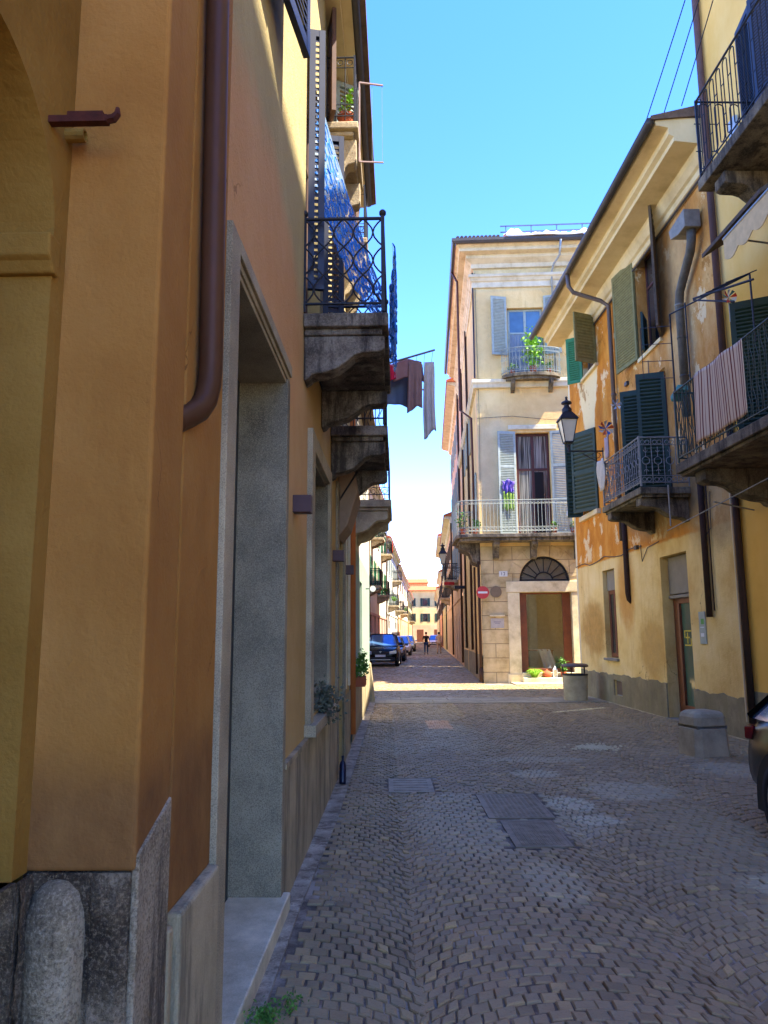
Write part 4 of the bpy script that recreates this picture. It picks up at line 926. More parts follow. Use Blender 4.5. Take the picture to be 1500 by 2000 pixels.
t = MB().prism([(-.3, 7.15), (-.3, 7.2), (-1.0, 6.76), (-1.0, 6.7)], 'x', 0, 1.6).build('lean_to_cover', 'wood_grey', bevel=.008)
tag(t, 'dark weathered cover board fixed above the cream awning', 'cover', loc=rp(9.95, .03, 0), rz=RRZ)
def stripe():
    k = NM('striped_cotton', .95, 0, .1); X_, Y_, Z_ = k.sep()
    wv = k.math('SINE', k.math('MULTIPLY', k.math('ADD', X_, k.math('MULTIPLY', k.noise(2, 2), .03)), 95)); w2 = k.math('SINE', k.math('MULTIPLY', X_, 31))
    a = k.math('MULTIPLY', k.step(wv, .1, .6), k.step(w2, -.9, -.3))
    k.col(k.mix(a, C('#c9b294'), C('#6b352e'))); return k.m
def f(u, v):
    x = u*1.35; return (x, -.02-.018*math.sin(x*9)-.03*v*math.sin(x*4+1), 5.09 - (.97-.05*u)*v)
tag(MB().grid(f, 50, 20).build('striped_cloth', stripe(), smooth=True, solid=.01), 'large beige cloth with dark red stripes draped over the lower right balcony rail', 'cloth', loc=rp(10.15, 1.14, 0), rz=RRZ)
def f(u, v): return (u*.7, -.1*v-.03*math.sin(u*9), 6.35-1.1*v*(.5+.5*u))
t = thing('drying_rack', 'black metal clothes drying rack standing up from the lower right balcony', 'drying rack', rp(10.95, 1.1, 5.05), RRZ)
m = MB()
m.tube([(.0, 0, 0), (.0, 0, 1.28), (1.9, .25, 1.0)], .014, 6).tube([(.55, 0, .02), (.55, 0, 1.22)], .012, 6).tube([(1.9, .25, 1.0), (1.9, .25, .1)], .012, 6)
m.build('frame', 'iron', t)
m = MB()
for i in range(4): m.tube([(.02, -.0, .28+i*.27), (-.42, -.30, .42+i*.27)], .006, 5)
m.tube([(-.42, -.3, .42), (-.42, -.3, 1.23)], .006, 5)
m.build('rail', 'iron', t)
t = thing('folding_line', 'small dark folding clothes line with pegs at the right edge', 'clothes line', rp(9.6, 1.1, 5.75), RRZ)
m = MB(); m.tube([(-.3, -.1, .35), (.9, .1, .05)], .016, 6).tube([(-.3, -.1, .33), (.6, 0, -.1)], .012, 6)
for i in range(5): m.tube([(-.1+i*.18, -.1, .3-i*.04), (0+i*.18, .25, .42-i*.04)], .008, 5)
m.build('frame', 'iron', t)
def pinwheel(name, label, loc, cols, r, seed):
    t = thing(name, label, 'pinwheel', loc, 0, 'pinwheels on the right balconies'); rr = random.Random(seed)
    MB().tube([(0, 0, -r*3.2), (0, 0, 0)], .006, 5).build('stick', 'iron_pale', t)
    for j, cname in enumerate(cols):
        m = MB()
        for i in range(3):
            a = (i*len(cols)+j)*2*math.pi/(3*len(cols)); b = a+.5
            m.add([(0, -.01, 0), (r*math.cos(a), -.03, r*math.sin(a)), (r*.8*math.cos(b), -.06, r*.8*math.sin(b)), (r*.3*math.cos(b), .0, r*.3*math.sin(b))], [(0, 1, 2, 3)])
        m.build('vane', flat('foil_'+cname[1:], cname, .4), t, solid=.002)
pinwheel('pinwheel', 'red and green pinwheel above the striped cloth at the right edge', rp(9.1, 1.12, 5.75), ('#b0392a', '#5f7f72', '#c8c2b4'), .1, 1)
pinwheel('pinwheel', 'orange and blue pinwheel beside the green shutter of the small grey balcony', rp(15.2, .8, 5.72), ('#c2552c', '#3f5f92', '#c3b49a'), .17, 2)
pinwheel('pinwheel', 'pale blue pinwheel behind the orange one on the small grey balcony', rp(14.8, .7, 6.1), ('#8aa0b4', '#ccc8bc'), .12, 3)
tag(MB().grid(lambda u, v: (u*.42, -.012-.02*math.sin(u*9+v*4), 5.06-(.5+.14*math.sin(u*3))*v), 14, 10).build('white_rag', flat('off_white_cloth', '#c7bda8'), smooth=True, solid=.01), 'off white rag thrown over the far corner of the small grey balcony rail', 'cloth', loc=rp(15.42, .93, 0), rz=RRZ)
def f(u, v): return (u*.22, -.02*math.sin(u*8), -.42*v-.03*math.sin(u*6))
tag(MB().grid(f, 8, 8).build('white_sock', flat('pale_pink_cloth', '#b9a39c'), smooth=True, solid=.02), 'small pale cloth pegged under the orange pinwheel', 'cloth', loc=rp(14.9, .92, 5.45), rz=RRZ)
t = MB().box(-.16, .16, -.08, .08, 0, .1).build('window_box', flat('teal_plastic', '#4f8a86'), bevel=.02); tag(t, 'teal plastic trough on the end of the lower right balcony rail', 'planter', loc=rp(11.15, .95, 5.12), rz=RRZ); t.rotation_euler = (0, rad(-18), RRZ)
# clothes rods under the lower balcony
t = thing('clothes_rod', 'pair of thin metal rods with a line fixed below the lower right balcony', 'clothes rod', rp(11.6, .5, 3.35), RRZ)
m = MB(); m.tube([(-.5, -.4, -.15), (3.0, -.35, .1)], .009, 6).tube([(-.3, -.42, -.1), (-.3, -.42, .55)], .012, 6).tube([(.6, .45, .0), (1.2, -.4, .02)], .012, 5); m.build('rod', 'iron_grey', t)
for i in range(3):
    a = Vector(rp(7.6-i*.25, .45, 13.6-i*.2)); b = Vector(rp(11.7, .95-.3*i, 10.12+.12*i))
    m = MB(); m.tube([a.lerp(b, q/8)-Vector((0, 0, .15*math.sin(math.pi*q/8))) for q in range(9)], .009, 4)
    tag(m.build('overhead_cable', 'iron'), ['longest thin cable against the sky from the tall yellow house to the low roof', 'middle thin cable against the sky above the low roof', 'shortest thin cable against the sky beside the yellow downpipe'][i], 'cable', 'cables between the two right roofs')

# ------------------------------------------------------------------ street lanterns
def lantern(loc, rz, arm, label, s=1.0):
    t = thing('street_lantern', label, 'street lamp', loc, rz, 'wall lanterns')
    m = MB(); m.tube([(0, 0, 0), (0, -arm, 0)], .018*s, 8).tube([(0, 0, -.32*s), (0, -arm*.3, -.2*s), (0, -arm*.6, -.06*s)], .012*s, 6)
    m.tube([(0, -arm*.2+.1*s*math.cos(q*.7), -.1*s+.07*s*math.sin(q*.7)) for q in range(10)], .009*s, 5)
    m.tube([(0, -arm, -.03*s), (0, -arm, .16*s)], .022*s, 8).box(-.03*s, .03*s, -.012, .0, -.4*s, .08*s)
    m.build('bracket', 'iron', t)
    c = (0, -arm, .2*s)
    m = MB(); m.lathe([(.15*s, 0), (.15*s, .03*s)], c, 4, rot=math.pi/4)
    for k_ in range(4):
        a = math.pi/4+k_*math.pi/2; m.tube([(.14*s*math.cos(a), -arm+.14*s*math.sin(a), c[2]+.03*s), (.27*s*math.cos(a), -arm+.27*s*math.sin(a), c[2]+.56*s)], .012*s, 5)
        a2 = a+math.pi/2; m.tube([(.275*s*math.cos(a), -arm+.275*s*math.sin(a), c[2]+.56*s), (.275*s*math.cos(a2), -arm+.275*s*math.sin(a2), c[2]+.56*s)], .014*s, 5)
        m.tube([(.02*s*math.cos(a), -arm+.02*s*math.sin(a), .1*s), (.1*s*math.cos(a), -arm+.1*s*math.sin(a), .2*s)], .01*s, 5)
    m.build('frame', 'iron', t)
    m = MB(); m.lathe([(.128*s, .03*s), (.255*s, .555*s)], c, 4, rot=math.pi/4); m.build('lamp_glass', 'lamp_glass', t)
    m = MB(); m.lathe([(.31*s, .56*s), (.31*s, .585*s), (.14*s, .76*s)], c, 4, rot=math.pi/4)
    m.lathe([(.12*s, .76*s), (.12*s, .84*s), (.07*s, .9*s), (.06*s, .95*s), (.13*s, .98*s), (.12*s, 1.02*s), (.04*s, 1.06*s), (.02*s, 1.1*s), (.035*s, 1.13*s), (.004, 1.17*s)], c, 12)
    m.build('hood', 'iron', t); return t
lantern(rp(18.0, 0, 5.92), RRZ, .83, 'black four sided lantern on a wrought bracket beside the dark green shutters')

# ------------------------------------------------------------------ corner house facing the camera
CRZ = rad(-3.0)
t = thing('corner_house', 'three storey beige corner house with grey blue shutters, facing the camera', 'building', (3.23, 25.7, 0), CRZ)
FX = Matrix.Rotation(math.atan2(-1, -.056) - CRZ, 4, 'Z')
def sweep(prof, W, Lf, name, mat, bevel=.01):
    fd = FX @ Vector((-1, 0, 0)); fn = FX @ Vector((0, -1, 0)); V = []
    # mitre: intersection of the two offset lines
    for (n, z) in prof:
        s_ = (-n - fn.y*n) / fd.y if abs(fd.y) > 1e-6 else 0
        cx = fn.x*n + fd.x*s_
        V += [(W, -n, z), (cx, -n, z), (fd.x*Lf+fn.x*n, fd.y*Lf+fn.y*n, z)]
    n = len(prof); F = []
    for i in range(n):
        j = (i+1) % n
        for k_ in range(2): F.append((i*3+k_, i*3+k_+1, j*3+k_+1, j*3+k_))
    F += [tuple(i*3 for i in range(n)), tuple(i*3+2 for i in range(n))[::-1]]
    return MB().add(V, F).build(name, mat, t, bevel=bevel)
W = 9.0; HC = 14.9
FH = [(1.25, 2.95, .35, 2.96, .45), (1.3, 2.45, 4.85, 8.42, .25), (1.15, 2.4, 10.4, 12.95, .25), (6, 7.2, 4.85, 8.4, .25), (6, 7.2, 10.6, 12.9, .25)]
m = MB(); m.wall(0, W, 4.5, HC, FH[1:], dep=.25); m.shell(0, W, .3, 9, 0, HC); m.build('wall', 'cfront', t)
m = MB(); m.wall(0, W, 0, 4.5, [FH[0]], dep=.3, arches=[(1.27, 2.93, 3.33)]); m.build('ground_floor_wall', 'cstone', t)
LFL = 13.0
mk = MB(FX); wins = [(-2.6, -1.6), (-5.2, -4.2), (-7.8, -6.8), (-10.6, -9.6)]
fh = [(a, b, 8.6, 10.8) for a, b in wins[1:3]] + [(-2.2, -1.2, 4.85, 7.2)] + [(a, b, 1.6, 3.4) for a, b in wins]
mk.wall(-LFL, 0, 3.9, HC, [h for h in fh if h[2] > 4], dep=.2); fw_ = mk.build('flank_wall', 'cflank_pink', t)
MB(FX).wall(-LFL, 0, .9, 3.9, [h for h in fh if h[2] < 4], dep=.2).build('flank_ground_wall', 'cstone', t)
MB(FX).wall(-LFL, -.04, 0, .9, y=-.03, dep=.02).build('flank_plinth', 'grey_plinth', t)
# flank windows in the flank frame
def win_f(a, b, c_, e, sh=None):
    m = MB(FX); y = .12; fw = .06
    m.box(a, a+fw, y, y+.05, c_, e).box(b-fw, b, y, y+.05, c_, e).box(a+fw, b-fw, y, y+.05, c_, c_+fw).box(a+fw, b-fw, y, y+.05, e-fw, e).box((a+b)/2-.04, (a+b)/2+.04, y, y+.05, c_+fw, e-fw)
    o = m.build('window', 'wood_grey', t); MB(FX).box(a+.03, b-.03, y+.02, y+.03, c_+.03, e-.03).build('pane', 'pane', o)
    if sh:
        for (q, sg) in ((a, -1), (b, 1)):
            mm = MB(FX); x0, x1 = (q-.48, q-.02) if sg < 0 else (q+.02, q+.48)
            mm.box(x0, x0+.06, -.07, -.03, c_, e).box(x1-.06, x1, -.07, -.03, c_, e).box(x0, x1, -.068, -.032, c_, c_+.08).box(x0, x1, -.068, -.032, e-.08, e)
            for i in range(int((e-c_-.16)/.08)): mm.box(x0+.06, x1-.06, -.06, -.045, c_+.09+i*.08, c_+.09+i*.08+.055)
            mm.build('shutter', sh, o)
for a, b, c_, e in fh: win_f(a, b, c_, e, 'bluegrey' if c_ > 4 else None)
# roof, cornices, bands
prof = [(0, 13.7), (.06, 13.72), (.06, 13.92), (.10, 13.95), (.14, 14.05), (.18, 14.08), (.18, 14.18), (0, 14.2)]; sweep(prof, W, LFL, 'band', 'cmould')
prof = [(0, 14.42), (.08, 14.45), (.08, 14.6), (.2, 14.7), (.26, 14.75), (.26, 14.86), (.5, 14.9), (.5, 15.02), (.6, 15.08), (.62, 15.16), (0, 15.21)]; sweep(prof, W, LFL, 'cornice', 'cmould')
prof = [(0, 10.0), (.1, 10.02), (.12, 10.14), (.16, 10.2), (.16, 10.3), (0, 10.36)]; sweep(prof, W, LFL, 'band', 'cmould')
prof = [(.63, 15.10), (.72, 15.08), (.76, 15.16), (.76, 15.26), (.7, 15.28), (.63, 15.26)]; sweep(prof, W, LFL, 'gutter', 'gutter_dark', 0)
MB().prism([(-.62, 15.22), (-.62, 15.28), (4, 17.1), (9, 15.4), (9, 15.2)], 'x', -.55, W).build('roof', 'tile', t)
m = MB()
for i in range(11): m.lathe([(.001, -.2), (.06, -.2), (.06, .25), (.001, .25)], (0, 0, 0), 8) if False else m.tube([(-.55+i*.14, -.7, 15.30), (-.55+i*.14, .3, 15.68)], .065, 6)
m.build('tile_edge', 'tile_dark', t)
m = MB(); m.tube([(1.0, -.1, 16.01), (W, -.1, 16.01)], .025, 5).tube([(1.0, -.1, 15.78), (W, -.1, 15.78)], .025, 5)
for i in range(9): m.tube([(1.2+i*.9, -.1, 15.5), (1.2+i*.9, -.1, 16.01)], .02, 5)
m.build('roof_rail', flat('blue_steel', '#4a5578', .5), t)
# stone portal
m = MB(); m.box(.86, 1.25, -.05, .12, 0, 2.95).box(2.95, 3.38, -.05, .12, 0, 2.95).box(.82, 3.42, -.07, .12, 2.96, 3.32).box(.8, 1.3, -.08, .1, 0, .3).box(2.9, 3.42, -.08, .1, 0, .3)
m.build('portal', 'surround', t, bevel=.012)
m = MB(); m.box(1.25, 2.95, -.5, .4, 0, .2).box(1.25, 2.95, -.12, .4, .2, .345); m.build('step', 'surround', t, bevel=.012)
d = MB().box(1.25, 1.5, .2, .3, .35, 2.95).box(2.68, 2.95, .2, .3, .35, 2.95).box(1.5, 2.68, .2, .28, .35, .47).box(1.5, 2.68, .2, .28, 2.9, 2.95).build('shop_front', 'wood', t, bevel=.008)
k = NM('clear_shop_glass', .02, 0, .5); k.col(C('#dfe8e2'))
tr = k.n('ShaderNodeBsdfTransparent'); gl = k.n('ShaderNodeBsdfGlossy'); gl.inputs['Roughness'].default_value = .02; mx = k.n('ShaderNodeMixShader'); mx.inputs[0].default_value = .14
tr.inputs[0].default_value = (.88, .91, .86, 1); k.l(tr.outputs[0], mx.inputs[1]); k.l(gl.outputs[0], mx.inputs[2]); k.l(mx.outputs[0], k.n('ShaderNodeOutputMaterial').inputs[0]) if False else k.l(mx.outputs[0], k.t.nodes['Material Output'].inputs[0])
M['shop_glass'] = k.m
MB().box(1.5, 2.68, .235, .245, .47, 2.9).build('pane', 'shop_glass', d)
m = MB(); wv_ = 3.4
m.quad((.6, .32, .34), (wv_, .32, .34), (wv_, 4, .34), (.6, 4, .34)); m.quad((.6, 4, .34), (wv_, 4, .34), (wv_, 4, 3.1), (.6, 4, 3.1)); m.quad((.6, .32, .34), (.6, 4, .34), (.6, 4, 3.1), (.6, .32, 3.1)); m.quad((wv_, .32, .34), (wv_, .32, 3.1), (wv_, 4, 3.1), (wv_, 4, .34)); m.quad((.6, .32, 3.1), (.6, 4, 3.1), (wv_, 4, 3.1), (wv_, .32, 3.1))
m.build('shop_room', flat('room_plaster', '#d6d4be'), t)
# fanlight
m = MB(); cx, cz, R_ = 2.1, 3.33, .83
def arc(r, n=20, a0=0, a1=180): return [(cx + r*math.cos(rad(a0+(a1-a0)*i/n)), .16, cz + r*math.sin(rad(a0+(a1-a0)*i/n))) for i in range(n+1)]
m.tube(arc(R_-.03), .035, 6).tube(arc(.3), .022, 6).tube([(cx-R_, .16, cz+.03), (cx+R_, .16, cz+.03)], .035, 6)
for i in range(1, 8):
    a = rad(i*180/8); m.tube([(cx+.3*math.cos(a), .16, cz+.3*math.sin(a)), (cx+(R_-.03)*math.cos(a), .16, cz+(R_-.03)*math.sin(a))], .016, 5)
for i in range(28):
    a = rad(3+i*174/27); m.ball((cx+(R_-.07)*math.cos(a), .13, cz+(R_-.07)*math.sin(a)), .022, 5)
fl = m.build('fanlight', 'iron', t)
MB().prism([(cx+R_*math.cos(rad(180*i/20)), cz+R_*math.sin(rad(180*i/20))) for i in range(21)], 'y', .2, .22).build('pane', flat('dusty_glass', '#6f6a58', .3), fl)
# voussoirs
m = MB()
for i in range(7):
    a0, a1 = rad(8+i*164/7+.8), rad(8+(i+1)*164/7-.8); ro = 1.22 if i != 3 else 1.35
    m.prism([(cx+.86*math.cos(a0), cz+.86*math.sin(a0)), (cx+ro*math.cos(a0), cz+ro*math.sin(a0)), (cx+ro*math.cos(a1), cz+ro*math.sin(a1)), (cx+.86*math.cos(a1), cz+.86*math.sin(a1))], 'y', -.02, .05)
m.build('voussoirs', 'cstone', t, bevel=.008)
# first floor french window, shutters
window(t, 1.32, 2.43, 4.87, 8.4, .15, 'wood_dark', 'pane_curtain', fw=.08, mull=1, trans=(7.15,))
MB().box(1.92, 2.22, .12, .145, 4.95, 7.05).build('open_gap', 'dark', t)
shutter(t, 1.28, 4.88, 8.45, .62, 1, 168, 'bluegrey', y=-.03, mid=(.33, .66)); shutter(t, 2.47, 4.88, 8.45, .62, -1, 168, 'bluegrey', y=-.03, mid=(.33, .66))
window(t, 1.17, 2.38, 10.42, 12.93, .12, 'bluegrey', 'pane_blue', fw=.07, mull=1, trans=(12.05,))
m = MB(); m.grid(lambda u, v: (1.24+u*1.06, .105+.012*math.sin(u*60), 10.5+v*1.5), 60, 2); m.build('curtain', flat('blue_grey_curtain', '#76828f'), t, smooth=True)
shutter(t, 1.12, 11.2, 13.35, .56, 1, 165, 'bluegrey', y=-.03, mid=()); shutter(t, 2.43, 11.2, 13.35, .56, -1, 165, 'bluegrey', y=-.03, mid=())
for xx in (6.0,):
    window(t, xx, xx+1.2, 4.87, 8.4, .12, 'wood_dark', 'pane'); window(t, xx, xx+1.2, 10.6, 12.9, .12, 'bluegrey', 'pane')
m = MB(); m.box(1.05, 2.7, -.06, -.002, 8.52, 8.68); m.build('lintel', 'cmould', t, bevel=.01)
# curved upper balcony
def arcp(r0, n=14): return [(1.9+1.0*math.cos(rad(180+180*i/n)), -.12-r0*math.sin(rad(180*i/n))) for i in range(n+1)]
m = MB(); P = [(2.9, -.003), (.9, -.003)] + [(p[0], p[1]) for p in arcp(.42)]
m.prism(P, 'z', 10.3, 10.42); P2 = [(1.9+(p[0]-1.9)*.9, p[1]*.85) for p in P[2:]]; m.prism([(2.78, -.003), (1.02, -.003)] + P2, 'z', 10.2, 10.299)
b = m.build('balcony', 'slab_ochre', t, bevel=.01)
for q in (1.25, 2.55): MB().prism([(-.003, 10.2), (-.36, 10.2), (-.33, 10.08), (-.15, 9.9), (-.003, 9.82)], 'x', q-.07, q+.07).build('bracket', 'slab_ochre', b, bevel=.01)
m = MB(); pp = arcp(.38, 22); L_ = 0
for (zz, r_) in ((11.33, .02), (10.5, .013), (11.18, .01)): m.tube([(p[0], p[1], zz) for p in pp], r_, 5)
for i, p in enumerate(pp): m.tube([(p[0], p[1], 10.42), (p[0], p[1], 11.33)], .009, 4)
for p, q in zip(pp, pp[1:]):
    for zz in (10.6, 10.95, 11.25): m.tube([((p[0]+q[0])/2+.035*math.cos(a*.9), (p[1]+q[1])/2, zz+.05*math.sin(a*.9)) for a in range(8)], .007, 4)
m.tube([(.9, 0, 10.5), (.9, -.12, 10.5)], .013, 4).tube([(2.9, 0, 10.5), (2.9, -.12, 10.5)], .013, 4).tube([(.9, 0, 11.33), (.9, -.12, 11.33)], .02, 4).tube([(2.9, 0, 11.33), (2.9, -.12, 11.33)], .02, 4)
m.build('railing', 'iron_pale', b)
# first floor balcony wrapping the corner
m = MB(); m.prism([(3.6, -.004), (3.6, -.8), (-.45, -.8), (-.72, -.68), (-.82, -.45), (-.9, 1.7), (-.004, 1.75), (-.004, -.004)], 'z', 4.72, 4.84)
m.prism([(3.5, -.004), (3.5, -.7), (-.4, -.7), (-.64, -.6), (-.72, -.4), (-.78, 1.6), (-.004, 1.6), (-.004, -.004)], 'z', 4.62, 4.719)
b = m.build('balcony', 'slab', t, bevel=.015)
for q in (.5, 1.75, 3.2): MB().prism([(-.004, 4.62), (-.62, 4.62), (-.6, 4.5), (-.3, 4.35), (-.2, 4.1), (-.004, 4.05)], 'x', q-.1, q+.1).build('bracket', 'slab', b, bevel=.012)
for q in (.15, 1.2): MB().prism([(-.004, 4.62), (-.7, 4.62), (-.68, 4.45), (-.35, 4.3), (-.25, 4.0), (-.004, 3.9)], 'y', q-.1, q+.1).build('bracket', 'slab', b, bevel=.012)
railing(t, [(3.55, -.02), (3.55, -.75), (-.43, -.75), (-.68, -.64), (-.77, -.43), (-.85, 1.68), (-.02, 1.68)], 4.9, 5.95, 'bars', 'iron_pale', .008, b, posts=False)
# pipes on the corner
m = MB(); m.tube([(-.08, -.05, 4.0), (-.08, -.05, .2)], .05, 8).tube([(-.08, -.05, .5), (-.08, -.05, 0.05)], .065, 8); m.build('downpipe', 'brown_cast_iron', t, smooth=True)
m = MB(FX); m.tube([(-1.5, -.7, 15.1), (-1.5, -.5, 14.7), (-1.5, -.5, 9.7), (-1.2, -.12, 9.3), (-1.2, -.09, 4.9)], .045, 8); m.build('downpipe', 'wood_dark', t, smooth=True)
m = MB(FX); m.tube([(-4.5, -.08, 14.7), (-4.5, -.08, 1.0)], .05, 8).tube([(-9, -.08, 14.7), (-9, -.08, 1.0)], .05, 8).tube([(-2.2, -.08, 4.0), (-2.2, -.08, .2)], .04, 8); m.build('downpipe', 'brown_cast_iron', t, smooth=True)
m = MB(); m.tube([(3.0, -.75, 15.1), (3.0, -.4, 14.7), (2.8, -.3, 14.4), (2.75, -.1, 14.2), (2.75, -.08, 10.4)], .04, 8); m.build('downpipe', 'zinc', t, smooth=True)
m = MB(); m.tube([(0, -.04, 8.95), (1.2, -.045, 9.0), (2.5, -.04, 8.85), (3.5, -.04, 8.9)], .008, 4).tube([(.05, -.03, 14.3), (.08, -.03, 9.0), (.04, -.03, 6)], .008, 4).tube([(-.03, -.03, 14.3), (-.04, -.03, 10.4)], .03, 5); m.build('cable', 'iron', t)
def cp(x, n, z):     # point in front of the corner house
    v = Matrix.Rotation(CRZ, 3, 'Z') @ Vector((x, -n, z)); return (3.23+v.x, 25.7+v.y, z)
m = MB(); m.grid(lambda u, v: (1.1+u*4.6+.03*math.sin(v*9+u*40), -.80+v*.8+.03*math.sin(u*17), 15.26+.34*v**.5+min(1, v*3)*(.04*math.sin(u*57+v*9)+.035*math.sin(u*91-v*6)+.03*math.sin(u*23)+.16*math.exp(-((u-.07)/.06)**2)+.07*math.exp(-((u-.62)/.05)**2))), 110, 12)
tag(m.build('roof_sheet', 'white_sheet', smooth=True, solid=.02), 'crumpled white plastic sheet lying along the roof edge of the corner house', 'sheet', loc=(3.23, 25.7, 0), rz=CRZ)
# signs
t = thing('no_entry_sign', 'round red no entry sign with white bar on the house corner', 'traffic sign', cp(.02, .32, 2.95), CRZ)
def disc(r, y0, y1, n=32): m = MB(); m.lathe([(r, 0), (r, y1-y0)], (0, 0, 0), n); m.xf = Matrix.Translation((0, y1, 0)) @ Matrix.Rotation(rad(90), 4, 'X'); return m
disc(.21, 0, .012).build('plate', 'red', t); MB().box(-.155, .155, -.004, -.0005, -.032, .032).build('bar', 'white_paint', t); MB().box(-.02, .02, .013, .34, -.02, .02).build('bracket', 'iron_grey', t)
o = disc(.19, 0, .01); o.v = [tuple(p) for p in o.v]
tag(o.build('round_disc', flat('brown_grey_disc', '#7a6c58')), 'round brown grey disc on the ashlar wall right of the red sign', 'plate', loc=cp(.48, .03, 2.98), rz=CRZ)  # flat brown grey disc just off the wall
t = thing('house_number', 'small white enamel number plate left of the fanlight', 'number plate', cp(.74, .012, 3.58), CRZ)
MB().box(-.14, .14, 0, .01, -.09, .09).build('plate', 'white_paint', t); MB().box(-.06, -.045, -.004, -.0005, -.05, .05).box(.0, .05, -.004, -.0005, -.05, -.035).box(.0, .05, -.004, -.0005, .035, .05).box(.035, .05, -.004, -.0005, -.035, .035).build('number', flat('dark_blue_enamel', '#2c3352'), t)
t = thing('wall_plaque', 'pale shop plaque under a small ledge left of the shop window', 'plaque', cp(.5, .012, 1.95), CRZ)
MB().box(-.22, .22, 0, .01, -.16, .16).build('plate', flat('grey_plaque', '#a8a39c'), t, bevel=.004); MB().box(-.12, .12, -.003, -.0005, .03, .05).box(-.08, .08, -.003, -.0005, -.02, -.005).build('print', flat('violet_print', '#7d7a86'), t); MB().box(-.25, .25, -.05, .01, .22, .27).build('ledge', 'surround', t)
t = thing('shop_sign', 'tall narrow grey sign with green mark beside the shop door of the peeling house', 'sign', rp(13.1, .012, 1.68), RRZ)
MB().box(-.12, .12, -.01, .01, -.27, .27).build('plate', flat('grey_green_plate', '#9fa596'), t, bevel=.004)
MB().box(-.03, .08, -.014, -.0105, .06, .15).build('green_mark', flat('leaf_mark', '#63984f'), t); MB().box(-.06, .06, -.014, -.0105, -.15, -.09).box(-.07, .07, -.014, -.0105, .0, .015).build('print', 'white_paint', t)
# shop interior: table with a draped white cloth, vase
t = thing('shop_table', 'table with draped white cloth inside the shop window', 'table', cp(2.0, -1.2, .34), CRZ)
MB().box(-.45, .45, -.3, .3, .68, .72).build('tabletop', 'wood', t)
for a in (-.4, .4):
    for b_ in (-.25, .25): MB().box(a-.02, a+.02, b_-.02, b_+.02, 0, .68).build('leg', 'wood_dark', t)
tag(MB().grid(lambda u, v: (-.1+u*.42+v*.25, -.31-.02*math.sin(u*14), .02+.735*(1-v*1.0)*(1) if v > .0 else .735), 12, 12).build('white_cloth', 'white_sheet', smooth=True, solid=.01), 'white cloth draped over the table in the shop window', 'cloth', loc=cp(2.0, -1.2, .34), rz=CRZ)
# plants and ornaments at the foot of the shop window
def pot_plant(label, loc, ps, leafmat, lr, n, ls, group=None, potmat='pot'):
    t = thing('potted_plant', label, 'potted plant', loc, 0, group)
    MB().lathe([(.06*ps, 0), (.09*ps, .14*ps), (.1*ps, .14*ps), (.1*ps, .18*ps), (.08*ps, .18*ps), (.01, .15*ps)], (0, 0, 0), 14).build('pot', potmat, t)
    bush('foliage', leafmat, (0, 0, .18*ps+lr[2]*.8), lr, n, ls, t); return t
def grass_tuft(label, loc, r, n, mat):
    m = MB()
    for _ in range(n):
        a = random.random()*6.28; q = random.random()**.5; h = r*random.uniform(.7, 1.2); w_ = .006
        p0 = Vector((math.cos(a)*q*r*.25, math.sin(a)*q*r*.25, 0)); p1 = Vector((math.cos(a)*q*r*.7, math.sin(a)*q*r*.7, h*.75)); p2 = Vector((math.cos(a)*q*r*1.25, math.sin(a)*q*r*1.25, h*(1-.5*q)))
        s_ = Vector((-math.sin(a), math.cos(a), 0))*w_*2.2
        m.add([p0-s_, p0+s_, p1+s_, p1-s_, p2], [(0, 1, 2, 3), (3, 2, 4)])
    return tag(m.build('grass_plant', mat), label, 'plant', loc=loc)
grass_tuft('lime green spiky grass plant on the step below the shop window', cp(1.62, .28, .2), .3, 220, 'leaf_bright')
m = MB(); m.lathe([(.08, 0), (.15, .05), (.16, .12), (.1, .2), (.03, .22), (.02, .26)], (0, 0, 0), 14)
tag(m.build('pumpkin_pot', 'pot', smooth=True), 'round terracotta ornament on the step beside the spiky plant', 'ornament', loc=cp(2.02, .25, .2))
t = thing('candle_lantern', 'small white candle lantern on the step beside the terracotta ornament', 'candle lantern', cp(2.28, .25, .2), CRZ)
m = MB(); m.box(-.07, .07, -.07, .07, 0, .02); m.lathe([(.1, .24), (.02, .34), (.02, .37)], (0, 0, 0), 4, rot=math.pi/4)
for a in (-.06, .06):
    for b_ in (-.06, .06): m.box(a-.01, a+.01, b_-.01, b_+.01, .02, .24)
m.build('frame', 'white_paint', t); MB().box(-.05, .05, -.05, .05, .02, .23).build('glass', 'lamp_glass', t)
pot_plant('dark leafed plant on the step at the right jamb of the shop', cp(2.55, .25, .2), 1.0, 'leaf', (.12, .12, .22), 160, .1)
